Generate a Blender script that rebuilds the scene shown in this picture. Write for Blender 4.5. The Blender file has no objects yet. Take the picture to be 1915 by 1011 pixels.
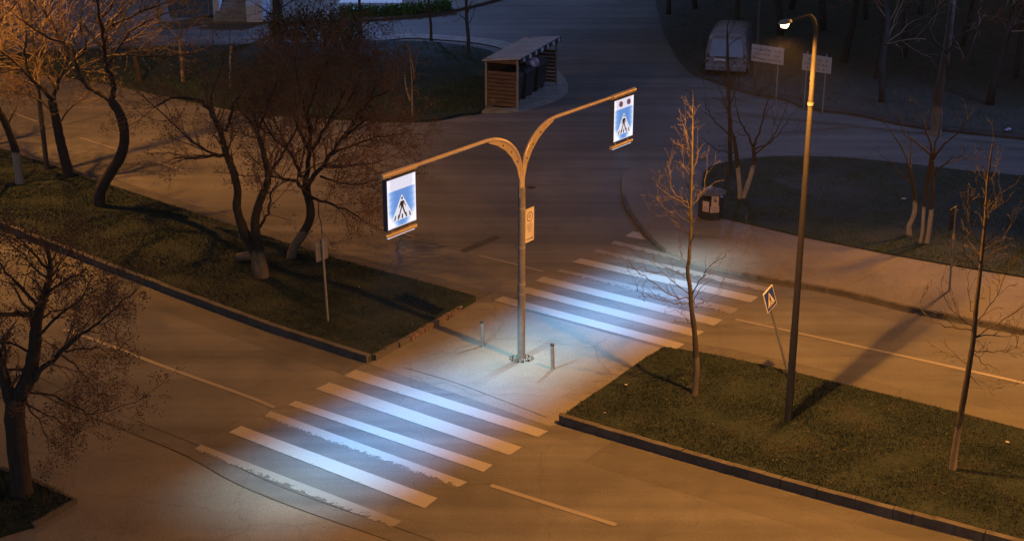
import bpy, math, random
import numpy as np
from mathutils import Vector, Matrix
sc = bpy.context.scene
COL = sc.collection
R = math.radians
# ------------------------------------------------------------------ camera
FPX, CX, CY = 2726.0, 957.5, 505.5            # focal length and centre in photo pixels (1915 x 1011)
PITCH, CAMH = math.atan(990 / 2726.0), 14.6
cam = bpy.data.cameras.new('camera'); co = bpy.data.objects.new('camera', cam); COL.objects.link(co)
cam.sensor_width = 36.0; cam.lens = 36.0 * FPX / 1915.0
cam.clip_start = 0.5; cam.clip_end = 900.0
co.location = (0, 0, CAMH); co.rotation_euler = (math.pi / 2 - PITCH, 0, 0)
sc.camera = co
# ------------------------------------------------------------------ sky and exposure
wd = bpy.data.worlds.new('World'); sc.world = wd; wd.use_nodes = True
nt = wd.node_tree; bg = nt.nodes['Background']
sky = nt.nodes.new('ShaderNodeTexSky'); sky.sky_type = 'NISHITA'; sky.sun_disc = False
sky.sun_elevation = R(-3.0); sky.sun_rotation = R(200); sky.air_density = 1.0; sky.ozone_density = 2.0
hs = nt.nodes.new('ShaderNodeHueSaturation'); hs.inputs['Saturation'].default_value = 0.5      # night sky greyed by the town's glow
nt.links.new(sky.outputs[0], hs.inputs['Color']); nt.links.new(hs.outputs[0], bg.inputs[0]); bg.inputs[1].default_value = 1.7
vs = sc.view_settings; vs.view_transform = 'Standard'; vs.look = 'None'; vs.exposure = 0.0; vs.gamma = 1.0
SODIUM = (1.0, 0.39, 0.06); COOL = (0.24, 0.42, 1.0); LED = (0.09, 0.47, 1.0)
P_STREET, P_ARCH, P_COOL, P_FAR = 3400.0, 3600.0, 800.0, 10500.0

# ------------------------------------------------------------------ geometry helpers
def ray(x, y):
    a, b = (x - CX) / FPX, -(y - CY) / FPX
    c, s = math.cos(PITCH), math.sin(PITCH)
    return (a, c + b * s, -s + b * c)
def G(x, y, z=0.0):                             # photo pixel -> point on the plane at height z
    r = ray(x, y); t = (z - CAMH) / r[2]
    return Vector((r[0] * t, r[1] * t, z))
def V(x, y, Y):                                 # photo pixel -> point at distance Y
    r = ray(x, y); t = Y / r[1]
    return Vector((r[0] * t, Y, CAMH + r[2] * t))
U = Vector((0.8085, -0.5885, 0)); W = Vector((0.5885, 0.8085, 0)); UP = Vector((0, 0, 1))
UANG = math.atan2(-0.5885, 0.8085)

class MB:
    def __init__(s): s.v = []; s.f = []
    def add(s, vs, fs):
        o = len(s.v); s.v += [tuple(p) for p in vs]; s.f += [tuple(i + o for i in f) for f in fs]; return s
    def box(s, c, sx, sy, sz, ax=Vector((1, 0, 0)), ay=Vector((0, 1, 0)), az=UP):   # c = centre of the bottom face
        c = Vector(c); ax = Vector(ax) * sx / 2; ay = Vector(ay) * sy / 2; az = Vector(az) * sz
        p = [c - ax - ay, c + ax - ay, c + ax + ay, c - ax + ay]; p += [q + az for q in p]
        return s.add(p, [(0, 3, 2, 1), (4, 5, 6, 7), (0, 1, 5, 4), (1, 2, 6, 5), (2, 3, 7, 6), (3, 0, 4, 7)])
    def tube(s, path, rad, n=8, caps=True, wob=0.0, rng=None):
        path = [Vector(p) for p in path]; k = len(path)
        if not hasattr(rad, '__len__'): rad = [rad] * k
        vs, fs = [], []; a = None
        for i in range(k):
            t = (path[min(i + 1, k - 1)] - path[max(i - 1, 0)]).normalized()
            if a is None: a = t.orthogonal().normalized()
            else:
                a = a - t * a.dot(t); a = a.normalized() if a.length > 1e-6 else t.orthogonal().normalized()
            b = t.cross(a)
            for j in range(n):
                th = 2 * math.pi * j / n
                r = rad[i] * (1 + (rng.uniform(-wob, wob) if wob else 0))
                vs.append(path[i] + a * (math.cos(th) * r) + b * (math.sin(th) * r))
        for i in range(k - 1):
            for j in range(n):
                j2 = (j + 1) % n
                fs.append((i * n + j, i * n + j2, (i + 1) * n + j2, (i + 1) * n + j))
        if caps: fs += [tuple(range(n))[::-1], tuple((k - 1) * n + j for j in range(n))]
        return s.add(vs, fs)
    def prism(s, pts, d):                       # polygon pts extruded by vector d
        n = len(pts); pts = [Vector(p) for p in pts]; d = Vector(d)
        return s.add(pts + [p + d for p in pts], [tuple(range(n))[::-1], tuple(range(n, 2 * n))] + [(i, (i + 1) % n, n + (i + 1) % n, n + i) for i in range(n)])
    def poly(s, pts): return s.add(pts, [tuple(range(len(pts)))])
    def disc(s, c, r, n, ax, ay): 
        c = Vector(c); return s.poly([c + ax * (r * math.cos(2 * math.pi * i / n)) + ay * (r * math.sin(2 * math.pi * i / n)) for i in range(n)])
    def build(s, name, mat, parent=None, smooth=False, bevel=0, org=None):
        me = bpy.data.meshes.new(name)
        vv = s.v if org is None else [(p[0] - org[0], p[1] - org[1], p[2] - org[2]) for p in s.v]
        me.from_pydata(vv, [], s.f); me.update()
        if smooth:
            me.polygons.foreach_set('use_smooth', [True] * len(me.polygons))
            if smooth == 'auto': me.set_sharp_from_angle(angle=R(40))
        ob = bpy.data.objects.new(name, me); COL.objects.link(ob); me.materials.append(mat)
        if parent: ob.parent = parent
        if bevel:
            m = ob.modifiers.new('bevel', 'BEVEL'); m.width = bevel; m.segments = 2; m.limit_method = 'ANGLE'
        return ob
def np_mesh(name, verts, faces, mat, parent=None, smooth=False):
    me = bpy.data.meshes.new(name); k = faces.shape[1]
    me.vertices.add(len(verts)); me.vertices.foreach_set('co', np.ascontiguousarray(verts, dtype=np.float32).ravel())
    me.loops.add(faces.size); me.loops.foreach_set('vertex_index', np.ascontiguousarray(faces, dtype=np.int32).ravel())
    me.polygons.add(len(faces)); me.polygons.foreach_set('loop_start', np.arange(0, faces.size, k, dtype=np.int32))
    me.polygons.foreach_set('loop_total', np.full(len(faces), k, dtype=np.int32))
    if smooth: me.polygons.foreach_set('use_smooth', [True] * len(faces))
    me.update(calc_edges=True); me.validate()
    ob = bpy.data.objects.new(name, me); COL.objects.link(ob); me.materials.append(mat)
    if parent: ob.parent = parent
    return ob
def thing(name, loc, label, cat, group=None, rz=0):
    o = bpy.data.objects.new(name, None); COL.objects.link(o); o.location = loc; o.rotation_euler = (0, 0, rz)
    o.empty_display_size = 0.3; return tag(o, label, cat, group)
def tag(o, label, cat, group=None):
    o['label'] = label; o['category'] = cat
    if group: o['group'] = group
    return o
def struct(o, kind='structure'): o['kind'] = kind; return o
def copy_tree(o, parent=None):
    c = o.copy(); COL.objects.link(c); c.parent = parent
    for ch in list(o.children): copy_tree(ch, c)
    return c

# ------------------------------------------------------------------ materials
def nodes(name):
    m = bpy.data.materials.new(name); m.use_nodes = True; t = m.node_tree
    return m, t, t.nodes['Principled BSDF']
def N(t, kind, **kw):
    n = t.nodes.new('ShaderNode' + kind)
    for k, v in kw.items():
        if k in ('op',): n.operation = v
        elif k == 'blend': n.blend_type = v
        else: setattr(n, k, v)
    return n
def coords(t, scale=(1, 1, 1), rot=0, obj=False):
    if obj: tc = N(t, 'TexCoord'); src = tc.outputs['Object']
    else: src = N(t, 'NewGeometry').outputs['Position']
    m = N(t, 'Mapping'); m.inputs['Rotation'].default_value = (0, 0, rot); m.inputs['Scale'].default_value = scale
    t.links.new(src, m.inputs['Vector']); return m.outputs['Vector']
def noise(t, vec, scale, detail=5, rough=0.6):
    n = N(t, 'TexNoise'); n.inputs['Scale'].default_value = scale; n.inputs['Detail'].default_value = detail
    n.inputs['Roughness'].default_value = rough; t.links.new(vec, n.inputs['Vector']); return n.outputs['Fac']
def ramp(t, fac, stops):
    r = N(t, 'ValToRGB'); el = r.color_ramp.elements
    while len(el) < len(stops): el.new(0.5)
    for e, (p, c) in zip(el, stops):
        e.position = p; e.color = (c if hasattr(c, '__len__') else (c, c, c)) [:3] + (1,) if hasattr(c, '__len__') else (c, c, c, 1)
    t.links.new(fac, r.inputs['Fac']); return r.outputs['Color']
def mix(t, fac, a, b, blend='MIX'):
    m = N(t, 'Mix', data_type='RGBA', blend_type=blend)
    for sk, v in ((m.inputs[0], fac), (m.inputs[6], a), (m.inputs[7], b)):
        if isinstance(v, (int, float)): sk.default_value = v
        elif isinstance(v, tuple): sk.default_value = v + (1,) if len(v) == 3 else v
        else: t.links.new(v, sk)
    return m.outputs[2]
def bump(t, bsdf, fac, dist, strength=0.6):
    b = N(t, 'Bump'); b.inputs['Distance'].default_value = dist; b.inputs['Strength'].default_value = strength
    t.links.new(fac, b.inputs['Height']); t.links.new(b.outputs[0], bsdf.inputs['Normal'])
def simple(name, c, rough=0.7, metal=0.0, var=0.25, scale=8.0, emit=None, es=1.0, obj=True, bmp=0.0):
    m, t, b = nodes(name); b.inputs['Roughness'].default_value = rough; b.inputs['Metallic'].default_value = metal
    v = coords(t, obj=obj); n = noise(t, v, scale)
    lo = tuple(x * (1 - var) for x in c); hi = tuple(min(1, x * (1 + var)) for x in c)
    t.links.new(ramp(t, n, [(0.3, lo), (0.7, hi)]), b.inputs['Base Color'])
    if bmp: bump(t, b, n, bmp)
    if emit: b.inputs['Emission Color'].default_value = emit + (1,); b.inputs['Emission Strength'].default_value = es
    return m
def asphalt(name, lo, hi, streak=0.5, crack=0.5, rot=-UANG):
    m, t, b = nodes(name); b.inputs['Roughness'].default_value = 0.82; b.inputs['Specular IOR Level'].default_value = 0.3
    p = coords(t); big = noise(t, p, 0.16, 4, 0.6); mid = noise(t, p, 1.3, 6, 0.65); fine = noise(t, p, 26, 4, 0.75)
    st = noise(t, coords(t, (0.035, 0.9, 1), rot), 1.0, 5, 0.6)
    base = ramp(t, mid, [(0.28, lo), (0.72, hi)])
    base = mix(t, 0.55, base, ramp(t, big, [(0.35, tuple(x * 0.72 for x in lo)), (0.65, tuple(x * 1.12 for x in hi))]))
    base = mix(t, streak, base, ramp(t, st, [(0.33, 0.62), (0.68, 1.25)]), 'MULTIPLY')
    base = mix(t, 0.6, base, ramp(t, fine, [(0.3, 0.5), (0.7, 1.5)]), 'MULTIPLY')
    oil = noise(t, coords(t, (0.25, 0.8, 1), rot), 0.9, 7, 0.7); base = mix(t, 0.8, base, ramp(t, oil, [(0.30, 0.55), (0.42, 1.0)]), 'MULTIPLY')
    vo = N(t, 'TexVoronoi', feature='DISTANCE_TO_EDGE'); vo.inputs['Scale'].default_value = 0.27
    wn = N(t, 'TexNoise'); wn.inputs['Scale'].default_value = 1.2; wn.inputs['Detail'].default_value = 6
    t.links.new(p, wn.inputs['Vector'])
    wm = mix(t, 0.85, p, wn.outputs['Color'], 'ADD'); t.links.new(wm, vo.inputs['Vector'])
    ck = ramp(t, vo.outputs['Distance'], [(0.0, 0.45), (0.012, 1.0)])
    base = mix(t, crack, base, ck, 'MULTIPLY')
    t.links.new(base, b.inputs['Base Color']); bump(t, b, fine, 0.006, 0.7)
    return m
def paint_mat(name, c, wear, wscale=3.0, soft=False, rag=0.0):
    m, t, b = nodes(name); b.inputs['Roughness'].default_value = 0.6
    p = coords(t); n = noise(t, p, wscale, 8, 0.75); f = noise(t, p, 30, 4, 0.7)
    t.links.new(ramp(t, f, [(0.3, tuple(x * 0.75 for x in c)), (0.7, c)]), b.inputs['Base Color'])
    s = N(t, 'Math', op='MULTIPLY'); t.links.new(f, s.inputs[0]); s.inputs[1].default_value = 0.35
    a = N(t, 'Math', op='ADD'); t.links.new(n, a.inputs[0]); t.links.new(s.outputs[0], a.inputs[1])
    src = a.outputs[0]
    if rag:                                      # paint scraped off along one edge of each bar
        uv = N(t, 'UVMap'); sx = N(t, 'SeparateXYZ'); t.links.new(uv.outputs[0], sx.inputs[0])
        e = N(t, 'MapRange'); t.links.new(sx.outputs[1], e.inputs[0]); e.inputs[1].default_value = 0.0; e.inputs[2].default_value = 0.6; e.inputs[3].default_value = -rag; e.inputs[4].default_value = 0.06
        a2 = N(t, 'Math', op='ADD'); t.links.new(src, a2.inputs[0]); t.links.new(e.outputs[0], a2.inputs[1]); src = a2.outputs[0]
    al = ramp(t, src, [(0.35, 0.0), (1.0, 0.6)] if soft else [(wear - 0.05, 0.12), (wear + 0.05, 1.0)])
    t.links.new(al, b.inputs['Alpha']); return m
def grass_mat(name, lo, hi):
    m, t, b = nodes(name); b.inputs['Roughness'].default_value = 0.9; b.inputs['Specular IOR Level'].default_value = 0.15
    p = coords(t); n = noise(t, p, 1.1, 6, 0.7); f = noise(t, p, 14, 4, 0.7)
    c = ramp(t, n, [(0.3, lo), (0.55, hi), (0.72, (hi[0] * 1.25, hi[1] * 0.92, hi[2]))])
    t.links.new(mix(t, 0.6, c, ramp(t, f, [(0.3, 0.5), (0.7, 1.5)]), 'MULTIPLY'), b.inputs['Base Color']); return m
def bark_mat(name, lo, hi, white=None, zmax=1.1):
    m, t, b = nodes(name); b.inputs['Roughness'].default_value = 0.9; b.inputs['Specular IOR Level'].default_value = 0.2
    v = coords(t, (1, 1, 0.3), obj=True); n = noise(t, v, 14, 6, 0.7)
    c = ramp(t, n, [(0.3, lo), (0.7, hi)])
    if white:
        sx = N(t, 'SeparateXYZ'); t.links.new(coords(t, obj=True), sx.inputs[0])
        nn = noise(t, coords(t, obj=True), 9, 4); k = N(t, 'Math', op='MULTIPLY_ADD'); t.links.new(nn, k.inputs[0]); k.inputs[1].default_value = -0.75; t.links.new(sx.outputs[2], k.inputs[2])
        mk = ramp(t, k.outputs[0], [(0, 0), (1, 1)]); 
        ml = N(t, 'Math', op='LESS_THAN'); t.links.new(k.outputs[0], ml.inputs[0]); ml.inputs[1].default_value = zmax - 0.37
        wc = ramp(t, n, [(0.25, tuple(x * 0.45 for x in white)), (0.5, white)])
        c = mix(t, ml.outputs[0], c, wc)
    t.links.new(c, b.inputs['Base Color']); bump(t, b, n, 0.02, 0.8); return m

def beam(ld, kind, back=False, reach=(2.2, 6.0), cut=(1.4, 2.9), floor=0.85, post_dim=0.9):                              # luminaire's own light distribution, in the lamp's local directions
    ld.use_nodes = True; t = ld.node_tree; em = t.nodes['Emission']
    sx = N(t, 'SeparateXYZ'); t.links.new(N(t, 'TexCoord').outputs['Normal'], sx.inputs[0])
    def mth(op, a, b=None):
        n = N(t, 'Math', op=op)
        for i, v in enumerate((a, b)):
            if v is None: continue
            if isinstance(v, (int, float)): n.inputs[i].default_value = v
            else: t.links.new(v, n.inputs[i])
        return n.outputs[0]
    def smooth(v, e0, e1):
        n = N(t, 'MapRange', interpolation_type='SMOOTHSTEP'); t.links.new(v, n.inputs[0])
        for i, x in enumerate((e0, e1, 1.0, 0.0)): n.inputs[i + 1].default_value = x
        return n.outputs[0]
    c = mth('MAXIMUM', mth('ABSOLUTE', sx.outputs[2]), 0.02)
    if kind == 'street':                         # bat-wing: throws more light sideways than straight down
        tn = mth('DIVIDE', mth('SQRT', mth('SUBTRACT', 1.0, mth('MULTIPLY', c, c))), c)
        out = mth('MULTIPLY', mth('DIVIDE', 1.0, mth('POWER', mth('MAXIMUM', c, 0.38), BAT)), smooth(tn, *reach))
        if back:                                 # shielded towards the houses behind the far pavement
            bw = mth('DIVIDE', mth('ADD', mth('MULTIPLY', sx.outputs[0], W.x), mth('MULTIPLY', sx.outputs[1], W.y)), c)
            out = mth('ADD', mth('MULTIPLY', out, smooth(bw, *cut)), floor)
            az = mth('DIVIDE', mth('ABSOLUTE', mth('ADD', mth('MULTIPLY', sx.outputs[0], U.x), mth('MULTIPLY', sx.outputs[1], U.y))), mth('MAXIMUM', mth('MULTIPLY', bw, c), 0.001))
            out = mth('MULTIPLY', out, mth('SUBTRACT', 1.0, mth('MULTIPLY', smooth(az, 0.032, 0.052), post_dim)))     # beam dimmed by hand towards the post, keeping its top dull
    else:                                        # long narrow beam along the crossing
        a = mth('ABSOLUTE', mth('DIVIDE', sx.outputs[0], c)); b = mth('ABSOLUTE', mth('DIVIDE', sx.outputs[1], c))
        out = mth('MULTIPLY', mth('MULTIPLY', smooth(a, 0.04, 0.58), smooth(b, 0.5, 1.55)), mth('DIVIDE', 1.0, mth('POWER', c, 3.0)))
        t.links.new(ramp(t, b, [(0.35, LED), (0.80, (0.27, 0.54, 0.74)), (1.0, (0.36, 0.58, 0.66))]), em.inputs['Color'])   # white LEDs: bluer on axis
        ld.color = (1, 1, 1)
    t.links.new(out, em.inputs['Strength'])
BAT = 1.9; HAZE = 0.0002
M = {}
M['soil'] = grass_mat('soil', (0.045, 0.046, 0.042), (0.066, 0.066, 0.06))
M['road'] = asphalt('asphalt', (0.104, 0.101, 0.099), (0.155, 0.149, 0.143), 0.8, 0.22)
M['refuge'] = asphalt('refuge paving', (0.155, 0.145, 0.130), (0.225, 0.21, 0.19), 0.15, 0.35)
M['walk'] = asphalt('pavement asphalt', (0.135, 0.122, 0.108), (0.195, 0.178, 0.158), 0.2, 0.25)
M['patch'] = asphalt('asphalt patch', (0.055, 0.052, 0.05), (0.075, 0.07, 0.066), 0.2, 0.1)
M['patch_soft'] = paint_mat('dark resurfaced asphalt', (0.05, 0.048, 0.046), 0.5, 0.5, soft=True)
M['dust'] = paint_mat('road dust', (0.155, 0.145, 0.13), 0.70, 0.9, soft=True)
M['bare'] = paint_mat('bare earth', (0.085, 0.066, 0.05), 0.62, 1.3, soft=True)
M['far_kerb'] = simple('dirty far kerb', (0.078, 0.068, 0.058), 0.95, var=0.4, scale=3, obj=False)
M['mud'] = simple('wet dark soil', (0.016, 0.014, 0.012), 0.9, var=0.4, scale=3, obj=False)
M['dark_line'] = simple('thin dark line', (0.045, 0.038, 0.03), 0.95, var=0.5, scale=4, obj=False)
M['kerb'] = simple('kerb concrete', (0.085, 0.078, 0.072), 0.9, var=0.35, scale=3, obj=False, bmp=0.01)
M['brick'] = simple('broken kerb', (0.13, 0.095, 0.08), 0.95, var=0.5, scale=9, obj=False, bmp=0.03)
M['concrete'] = simple('concrete apron', (0.24, 0.235, 0.22), 0.9, var=0.3, scale=2, obj=False)
M['paint'] = paint_mat('white road paint', (0.34, 0.32, 0.29), 0.50, 6.0, rag=0.05)
M['paint_worn'] = paint_mat('worn road paint', (0.31, 0.292, 0.265), 0.54, 6.0, rag=0.34)
M['paint_thin'] = paint_mat('thin road paint', (0.235, 0.22, 0.20), 0.54, 5.0, rag=0.16)
M['line'] = paint_mat('lane line paint', (0.26, 0.235, 0.20), 0.50, 6.0)
M['grass_base'] = grass_mat('grass ground', (0.014, 0.024, 0.020), (0.028, 0.038, 0.032))
M['grass'] = grass_mat('grass blades', (0.015, 0.028, 0.023), (0.035, 0.049, 0.039))
M['grass_cool'] = grass_mat('lawn blades', (0.022, 0.058, 0.026), (0.044, 0.095, 0.042))
M['bark'] = bark_mat('dark bark', (0.030, 0.026, 0.023), (0.070, 0.058, 0.050))
M['twig'] = bark_mat('twigs', (0.14, 0.083, 0.055), (0.24, 0.14, 0.09))
M['twig_pale'] = bark_mat('pale twigs', (0.15, 0.112, 0.072), (0.25, 0.19, 0.122))
M['bark_white'] = bark_mat('whitewashed bark', (0.025, 0.022, 0.02), (0.055, 0.047, 0.042), (0.34, 0.30, 0.26), 1.15)
M['bark_root'] = bark_mat('whitewashed root', (0.026, 0.022, 0.019), (0.06, 0.05, 0.04), (0.18, 0.145, 0.105), 0.8)
M['bark_young'] = bark_mat('young bark', (0.035, 0.03, 0.025), (0.09, 0.075, 0.058), (0.16, 0.135, 0.11), 1.0)
M['twig_young'] = bark_mat('young twigs', (0.05, 0.041, 0.030), (0.098, 0.079, 0.056))
M['seed'] = simple('seed balls', (0.055, 0.038, 0.028), 0.9)
M['leaf_dry'] = simple('dry leaves', (0.15, 0.078, 0.045), 0.9, var=0.5, scale=3)
M['leaf_green'] = simple('evergreen leaves', (0.035, 0.05, 0.025), 0.6, var=0.4, scale=3)
M['leaf_hedge'] = simple('hedge leaves', (0.06, 0.15, 0.04), 0.6, var=0.4, scale=3)
M['post_steel'] = simple('weathered steel', (0.17, 0.165, 0.16), 0.55, 0.3, 0.2, 6)
M['galv'] = simple('galvanised steel', (0.25, 0.245, 0.235), 0.5, 0.35, 0.18, 6)
M['lamp_pole'] = simple('painted pole', (0.05, 0.046, 0.042), 0.6, 0.0, 0.12, 5)
M['arch_paint'] = simple('pale arch paint', (0.46, 0.38, 0.28), 0.35, 0.2, 0.10, 5)
M['dark_metal'] = simple('dark metal', (0.04, 0.042, 0.05), 0.5, 0.3, 0.2)
M['box_side'] = simple('sign box casing', (0.06, 0.07, 0.13), 0.45, 0.2, 0.1)
M['black'] = simple('black print', (0.008, 0.008, 0.012), 0.7)
M['white_board'] = simple('white board', (0.44, 0.41, 0.42), 0.6, var=0.12, scale=4)
M['board_print'] = simple('faded print', (0.16, 0.14, 0.22), 0.8, var=0.3)
M['red'] = simple('red ring', (0.40, 0.06, 0.035), 0.6)
M['blue_sign'] = simple('blue sign sheet', (0.02, 0.05, 0.32), 0.45, var=0.1)
M['yellow_white'] = simple('white sign sheet', (0.75, 0.70, 0.62), 0.5, var=0.08)
M['band'] = simple('reflective band', (0.85, 0.42, 0.16), 0.4)
M['wood'] = simple('wood slats', (0.10, 0.062, 0.038), 0.8, var=0.35, scale=5)
M['roof_sheet'] = simple('roof sheet', (0.34, 0.36, 0.40), 0.5, 0.2, 0.2, 2)
M['van'] = simple('van paint', (0.15, 0.15, 0.165), 0.3, 0.1, 0.1, 2)
M['glass'] = simple('window glass with painted sheen', (0.17, 0.23, 0.33), 0.2, 0.0, 0.1)  # blue reflection of the panes put into the base colour
M['tail'] = simple('tail lamp', (0.12, 0.02, 0.02), 0.2)
M['faint_lamp'] = simple('faintly glowing round lamp', (0.10, 0.05, 0.06), 0.3, emit=(0.10, 0.045, 0.07), es=1.0)  # faint glow put into the dark lamps, which are not lit
M['chrome'] = simple('bright trim', (0.6, 0.62, 0.66), 0.25, 0.6, 0.1)
M['plastic'] = simple('dark bin plastic', (0.022, 0.027, 0.030), 0.5, var=0.3)
M['bin_roof'] = simple('bin roof', (0.10, 0.10, 0.12), 0.6)
M['rubber'] = simple('tyre', (0.02, 0.02, 0.02), 0.9)
M['paper'] = simple('paper', (0.38, 0.35, 0.32), 0.8, var=0.1)
M['notice'] = simple('paper notice', (0.55, 0.42, 0.36), 0.8, var=0.12, scale=10)
M['bag'] = simple('rubbish bag', (0.45, 0.42, 0.60), 0.4, var=0.25)
M['tile'] = simple('pale paving', (0.75, 0.78, 0.78), 0.7, var=0.1, obj=False)
M['plaster'] = simple('pale plaster', (0.48, 0.52, 0.60), 0.8, var=0.1)
M['sodium'] = simple('sodium lens', (1.0, 0.7, 0.4), 0.4, emit=(1.0, 0.62, 0.30), es=6.0)
M['cool_lens'] = simple('cool lens', (0.8, 0.9, 1.0), 0.4, emit=(0.7, 0.85, 1.0), es=14.0)
def light_face(name, blue=False):               # edge-lit LED panel: brighter at the LED strips along both edges
    m, t, b = nodes(name); b.inputs['Base Color'].default_value = (0.05, 0.05, 0.06, 1); b.inputs['Roughness'].default_value = 0.4
    tc = N(t, 'TexCoord'); sx = N(t, 'SeparateXYZ'); t.links.new(tc.outputs['Object'], sx.inputs[0])
    ab = N(t, 'Math', op='ABSOLUTE'); t.links.new(sx.outputs[1], ab.inputs[0])
    wv = N(t, 'Math', op='SINE'); ml = N(t, 'Math', op='MULTIPLY'); t.links.new(sx.outputs[2], ml.inputs[0]); ml.inputs[1].default_value = 46.0; t.links.new(ml.outputs[0], wv.inputs[0])
    ad = N(t, 'Math', op='MULTIPLY_ADD'); t.links.new(wv.outputs[0], ad.inputs[0]); ad.inputs[1].default_value = 0.012; t.links.new(ab.outputs[0], ad.inputs[2])
    if blue:
        lowz = N(t, 'MapRange'); t.links.new(sx.outputs[2], lowz.inputs[0]); lowz.inputs[1].default_value = -0.22; lowz.inputs[2].default_value = -0.46; lowz.inputs[3].default_value = 0.0; lowz.inputs[4].default_value = 0.22
        a2 = N(t, 'Math', op='ADD'); t.links.new(ad.outputs[0], a2.inputs[0]); t.links.new(lowz.outputs[0], a2.inputs[1])
        c = ramp(t, a2.outputs[0], [(0.20, (0.075, 0.26, 0.66)), (0.34, (0.16, 0.38, 0.80)), (0.43, (0.60, 0.74, 1.0)), (0.5, (0.95, 0.97, 1.1))])
    else:
        c = ramp(t, ad.outputs[0], [(0.33, (0.72, 0.72, 0.86)), (0.46, (1.05, 1.05, 1.25))])
    t.links.new(c, b.inputs['Emission Color']); b.inputs['Emission Strength'].default_value = 1.0; return m
M['face'] = light_face('lit white panel'); M['face_blue'] = light_face('lit blue panel', True)
M['face_tri'] = simple('lit white triangle', (0.05, 0.05, 0.05), 0.4, emit=(0.74, 0.74, 0.84), es=1.0)

# ------------------------------------------------------------------ ground, roads, pavements
def sheet(name, pts, z, mat, kind='structure'):
    return struct(MB().poly([Vector((p.x, p.y, z)) for p in pts]).build(name, mat), kind)
def px(*pts): return [G(*p) for p in pts]
def smooth_line(pts, n=6):                      # Catmull-Rom through world points
    out = []; P_ = [pts[0]] + list(pts) + [pts[-1]]
    for i in range(1, len(P_) - 2):
        a, b, c, d = P_[i - 1], P_[i], P_[i + 1], P_[i + 2]
        for k in range(n):
            t = k / n
            out.append(0.5 * ((2 * b) + (c - a) * t + (2 * a - 5 * b + 4 * c - d) * t * t + (3 * b - a - 3 * c + d) * t ** 3))
    return out + [pts[-1]]
def ribbon(pts, w0, w1=None, side=0.0):         # flat strip along a line: list of quads
    w1 = w0 if w1 is None else w1; L, Rr = [], []; n = len(pts)
    for i, p in enumerate(pts):
        t = (pts[min(i + 1, n - 1)] - pts[max(i - 1, 0)]); t.z = 0; t.normalize(); q = Vector((-t.y, t.x, 0))
        w = w0 + (w1 - w0) * i / max(1, n - 1)
        L.append(p + q * (w * (0.5 + side))); Rr.append(p - q * (w * (0.5 - side)))
    return L, Rr
def strip(name, pts, w0, w1, z, mat, kind='structure', side=0.0):
    L, Rr = ribbon(pts, w0, w1, side); m = MB(); n = len(pts)
    m.add([Vector((p.x, p.y, z)) for p in L + Rr], [(n + i, n + i + 1, i + 1, i) for i in range(n - 1)])
    return struct(m.build(name, mat), kind)
def raised(name, pts, z, mat):
    m = MB(); n = len(pts); lo = [Vector((p.x, p.y, -0.02)) for p in pts]; hi = [Vector((p.x, p.y, z)) for p in pts]
    m.add(lo + hi, [tuple(range(n, 2 * n))] + [(i, (i + 1) % n, n + (i + 1) % n, n + i) for i in range(n)])
    return struct(m.build(name, mat))
def kerb(name, pts, w, h, mat, z0=-0.02, rag=0.0, seed=1):      # stone kerb along a line, blocks with small gaps in height
    rng = random.Random(seed); L, Rr = ribbon(pts, w); m = MB()
    for i in range(len(pts) - 1):
        o = Vector((rng.uniform(-rag, rag), rng.uniform(-rag, rag), 0)); h0, h1 = h + rng.uniform(-rag, rag), h + rng.uniform(-rag, rag); g = 0.004
        a, b, c, d = (x.copy() for x in (L[i], L[i + 1], Rr[i + 1], Rr[i])); e = (b - a).normalized() * g; a += e; d += e; b -= e; c -= e
        q = [p + o for p in (a, b, c, d)]
        m.add([Vector((p.x, p.y, z0)) for p in q] + [Vector((p.x, p.y, hh)) for p, hh in zip(q, (h0, h1, h1, h0))], [(0, 3, 2, 1), (4, 5, 6, 7), (0, 1, 5, 4), (1, 2, 6, 5), (2, 3, 7, 6), (3, 0, 4, 7)])
    return struct(m.build(name, mat))
def resample(pts, d):
    out = [pts[0]]; acc = 0
    for a, b in zip(pts, pts[1:]):
        n = max(1, int((b - a).length / d))
        for i in range(1, n + 1): out.append(a + (b - a) * (i / n))
    return out

g = MB(); g.poly([Vector(p) for p in ((-110, -12, -0.05), (110, -12, -0.05), (110, 210, -0.05), (-110, 210, -0.05))]); struct(g.build('ground', M['soil']))
sheet('road', [Vector(p) for p in ((-75, 8, 0), (60, 8, 0), (60, 100, 0), (-75, 100, 0))], 0.0, M['road'])
KH = 0.20
# median on the left
mlf = smooth_line(px((-260, 195), (0, 284), (283, 379), (437, 430), (615, 488), (760, 527), (890, 563)))
mln = smooth_line(px((-260, 300), (0, 423), (154, 485), (300, 541), (480, 608), (600, 648), (690, 677)))
med_l = mlf + list(reversed(mln))
raised('median_left', med_l, KH - 0.04, M['grass_base'])
kerb('kerb_left', resample(mln, 1.0), 0.16, KH, M['kerb'], rag=0.007, seed=3)
nose = [G(890, 563), G(832, 598), G(765, 636)]
kerb('kerb_broken', resample([G(858, 582), G(765, 637)], 0.16), 0.16, KH - 0.06, M['brick'], rag=0.012, seed=5)
kerb('kerb_nose', resample([G(765, 637), G(700, 674)], 0.5), 0.12, KH - 0.05, M['kerb'], rag=0.02, seed=6)
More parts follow.
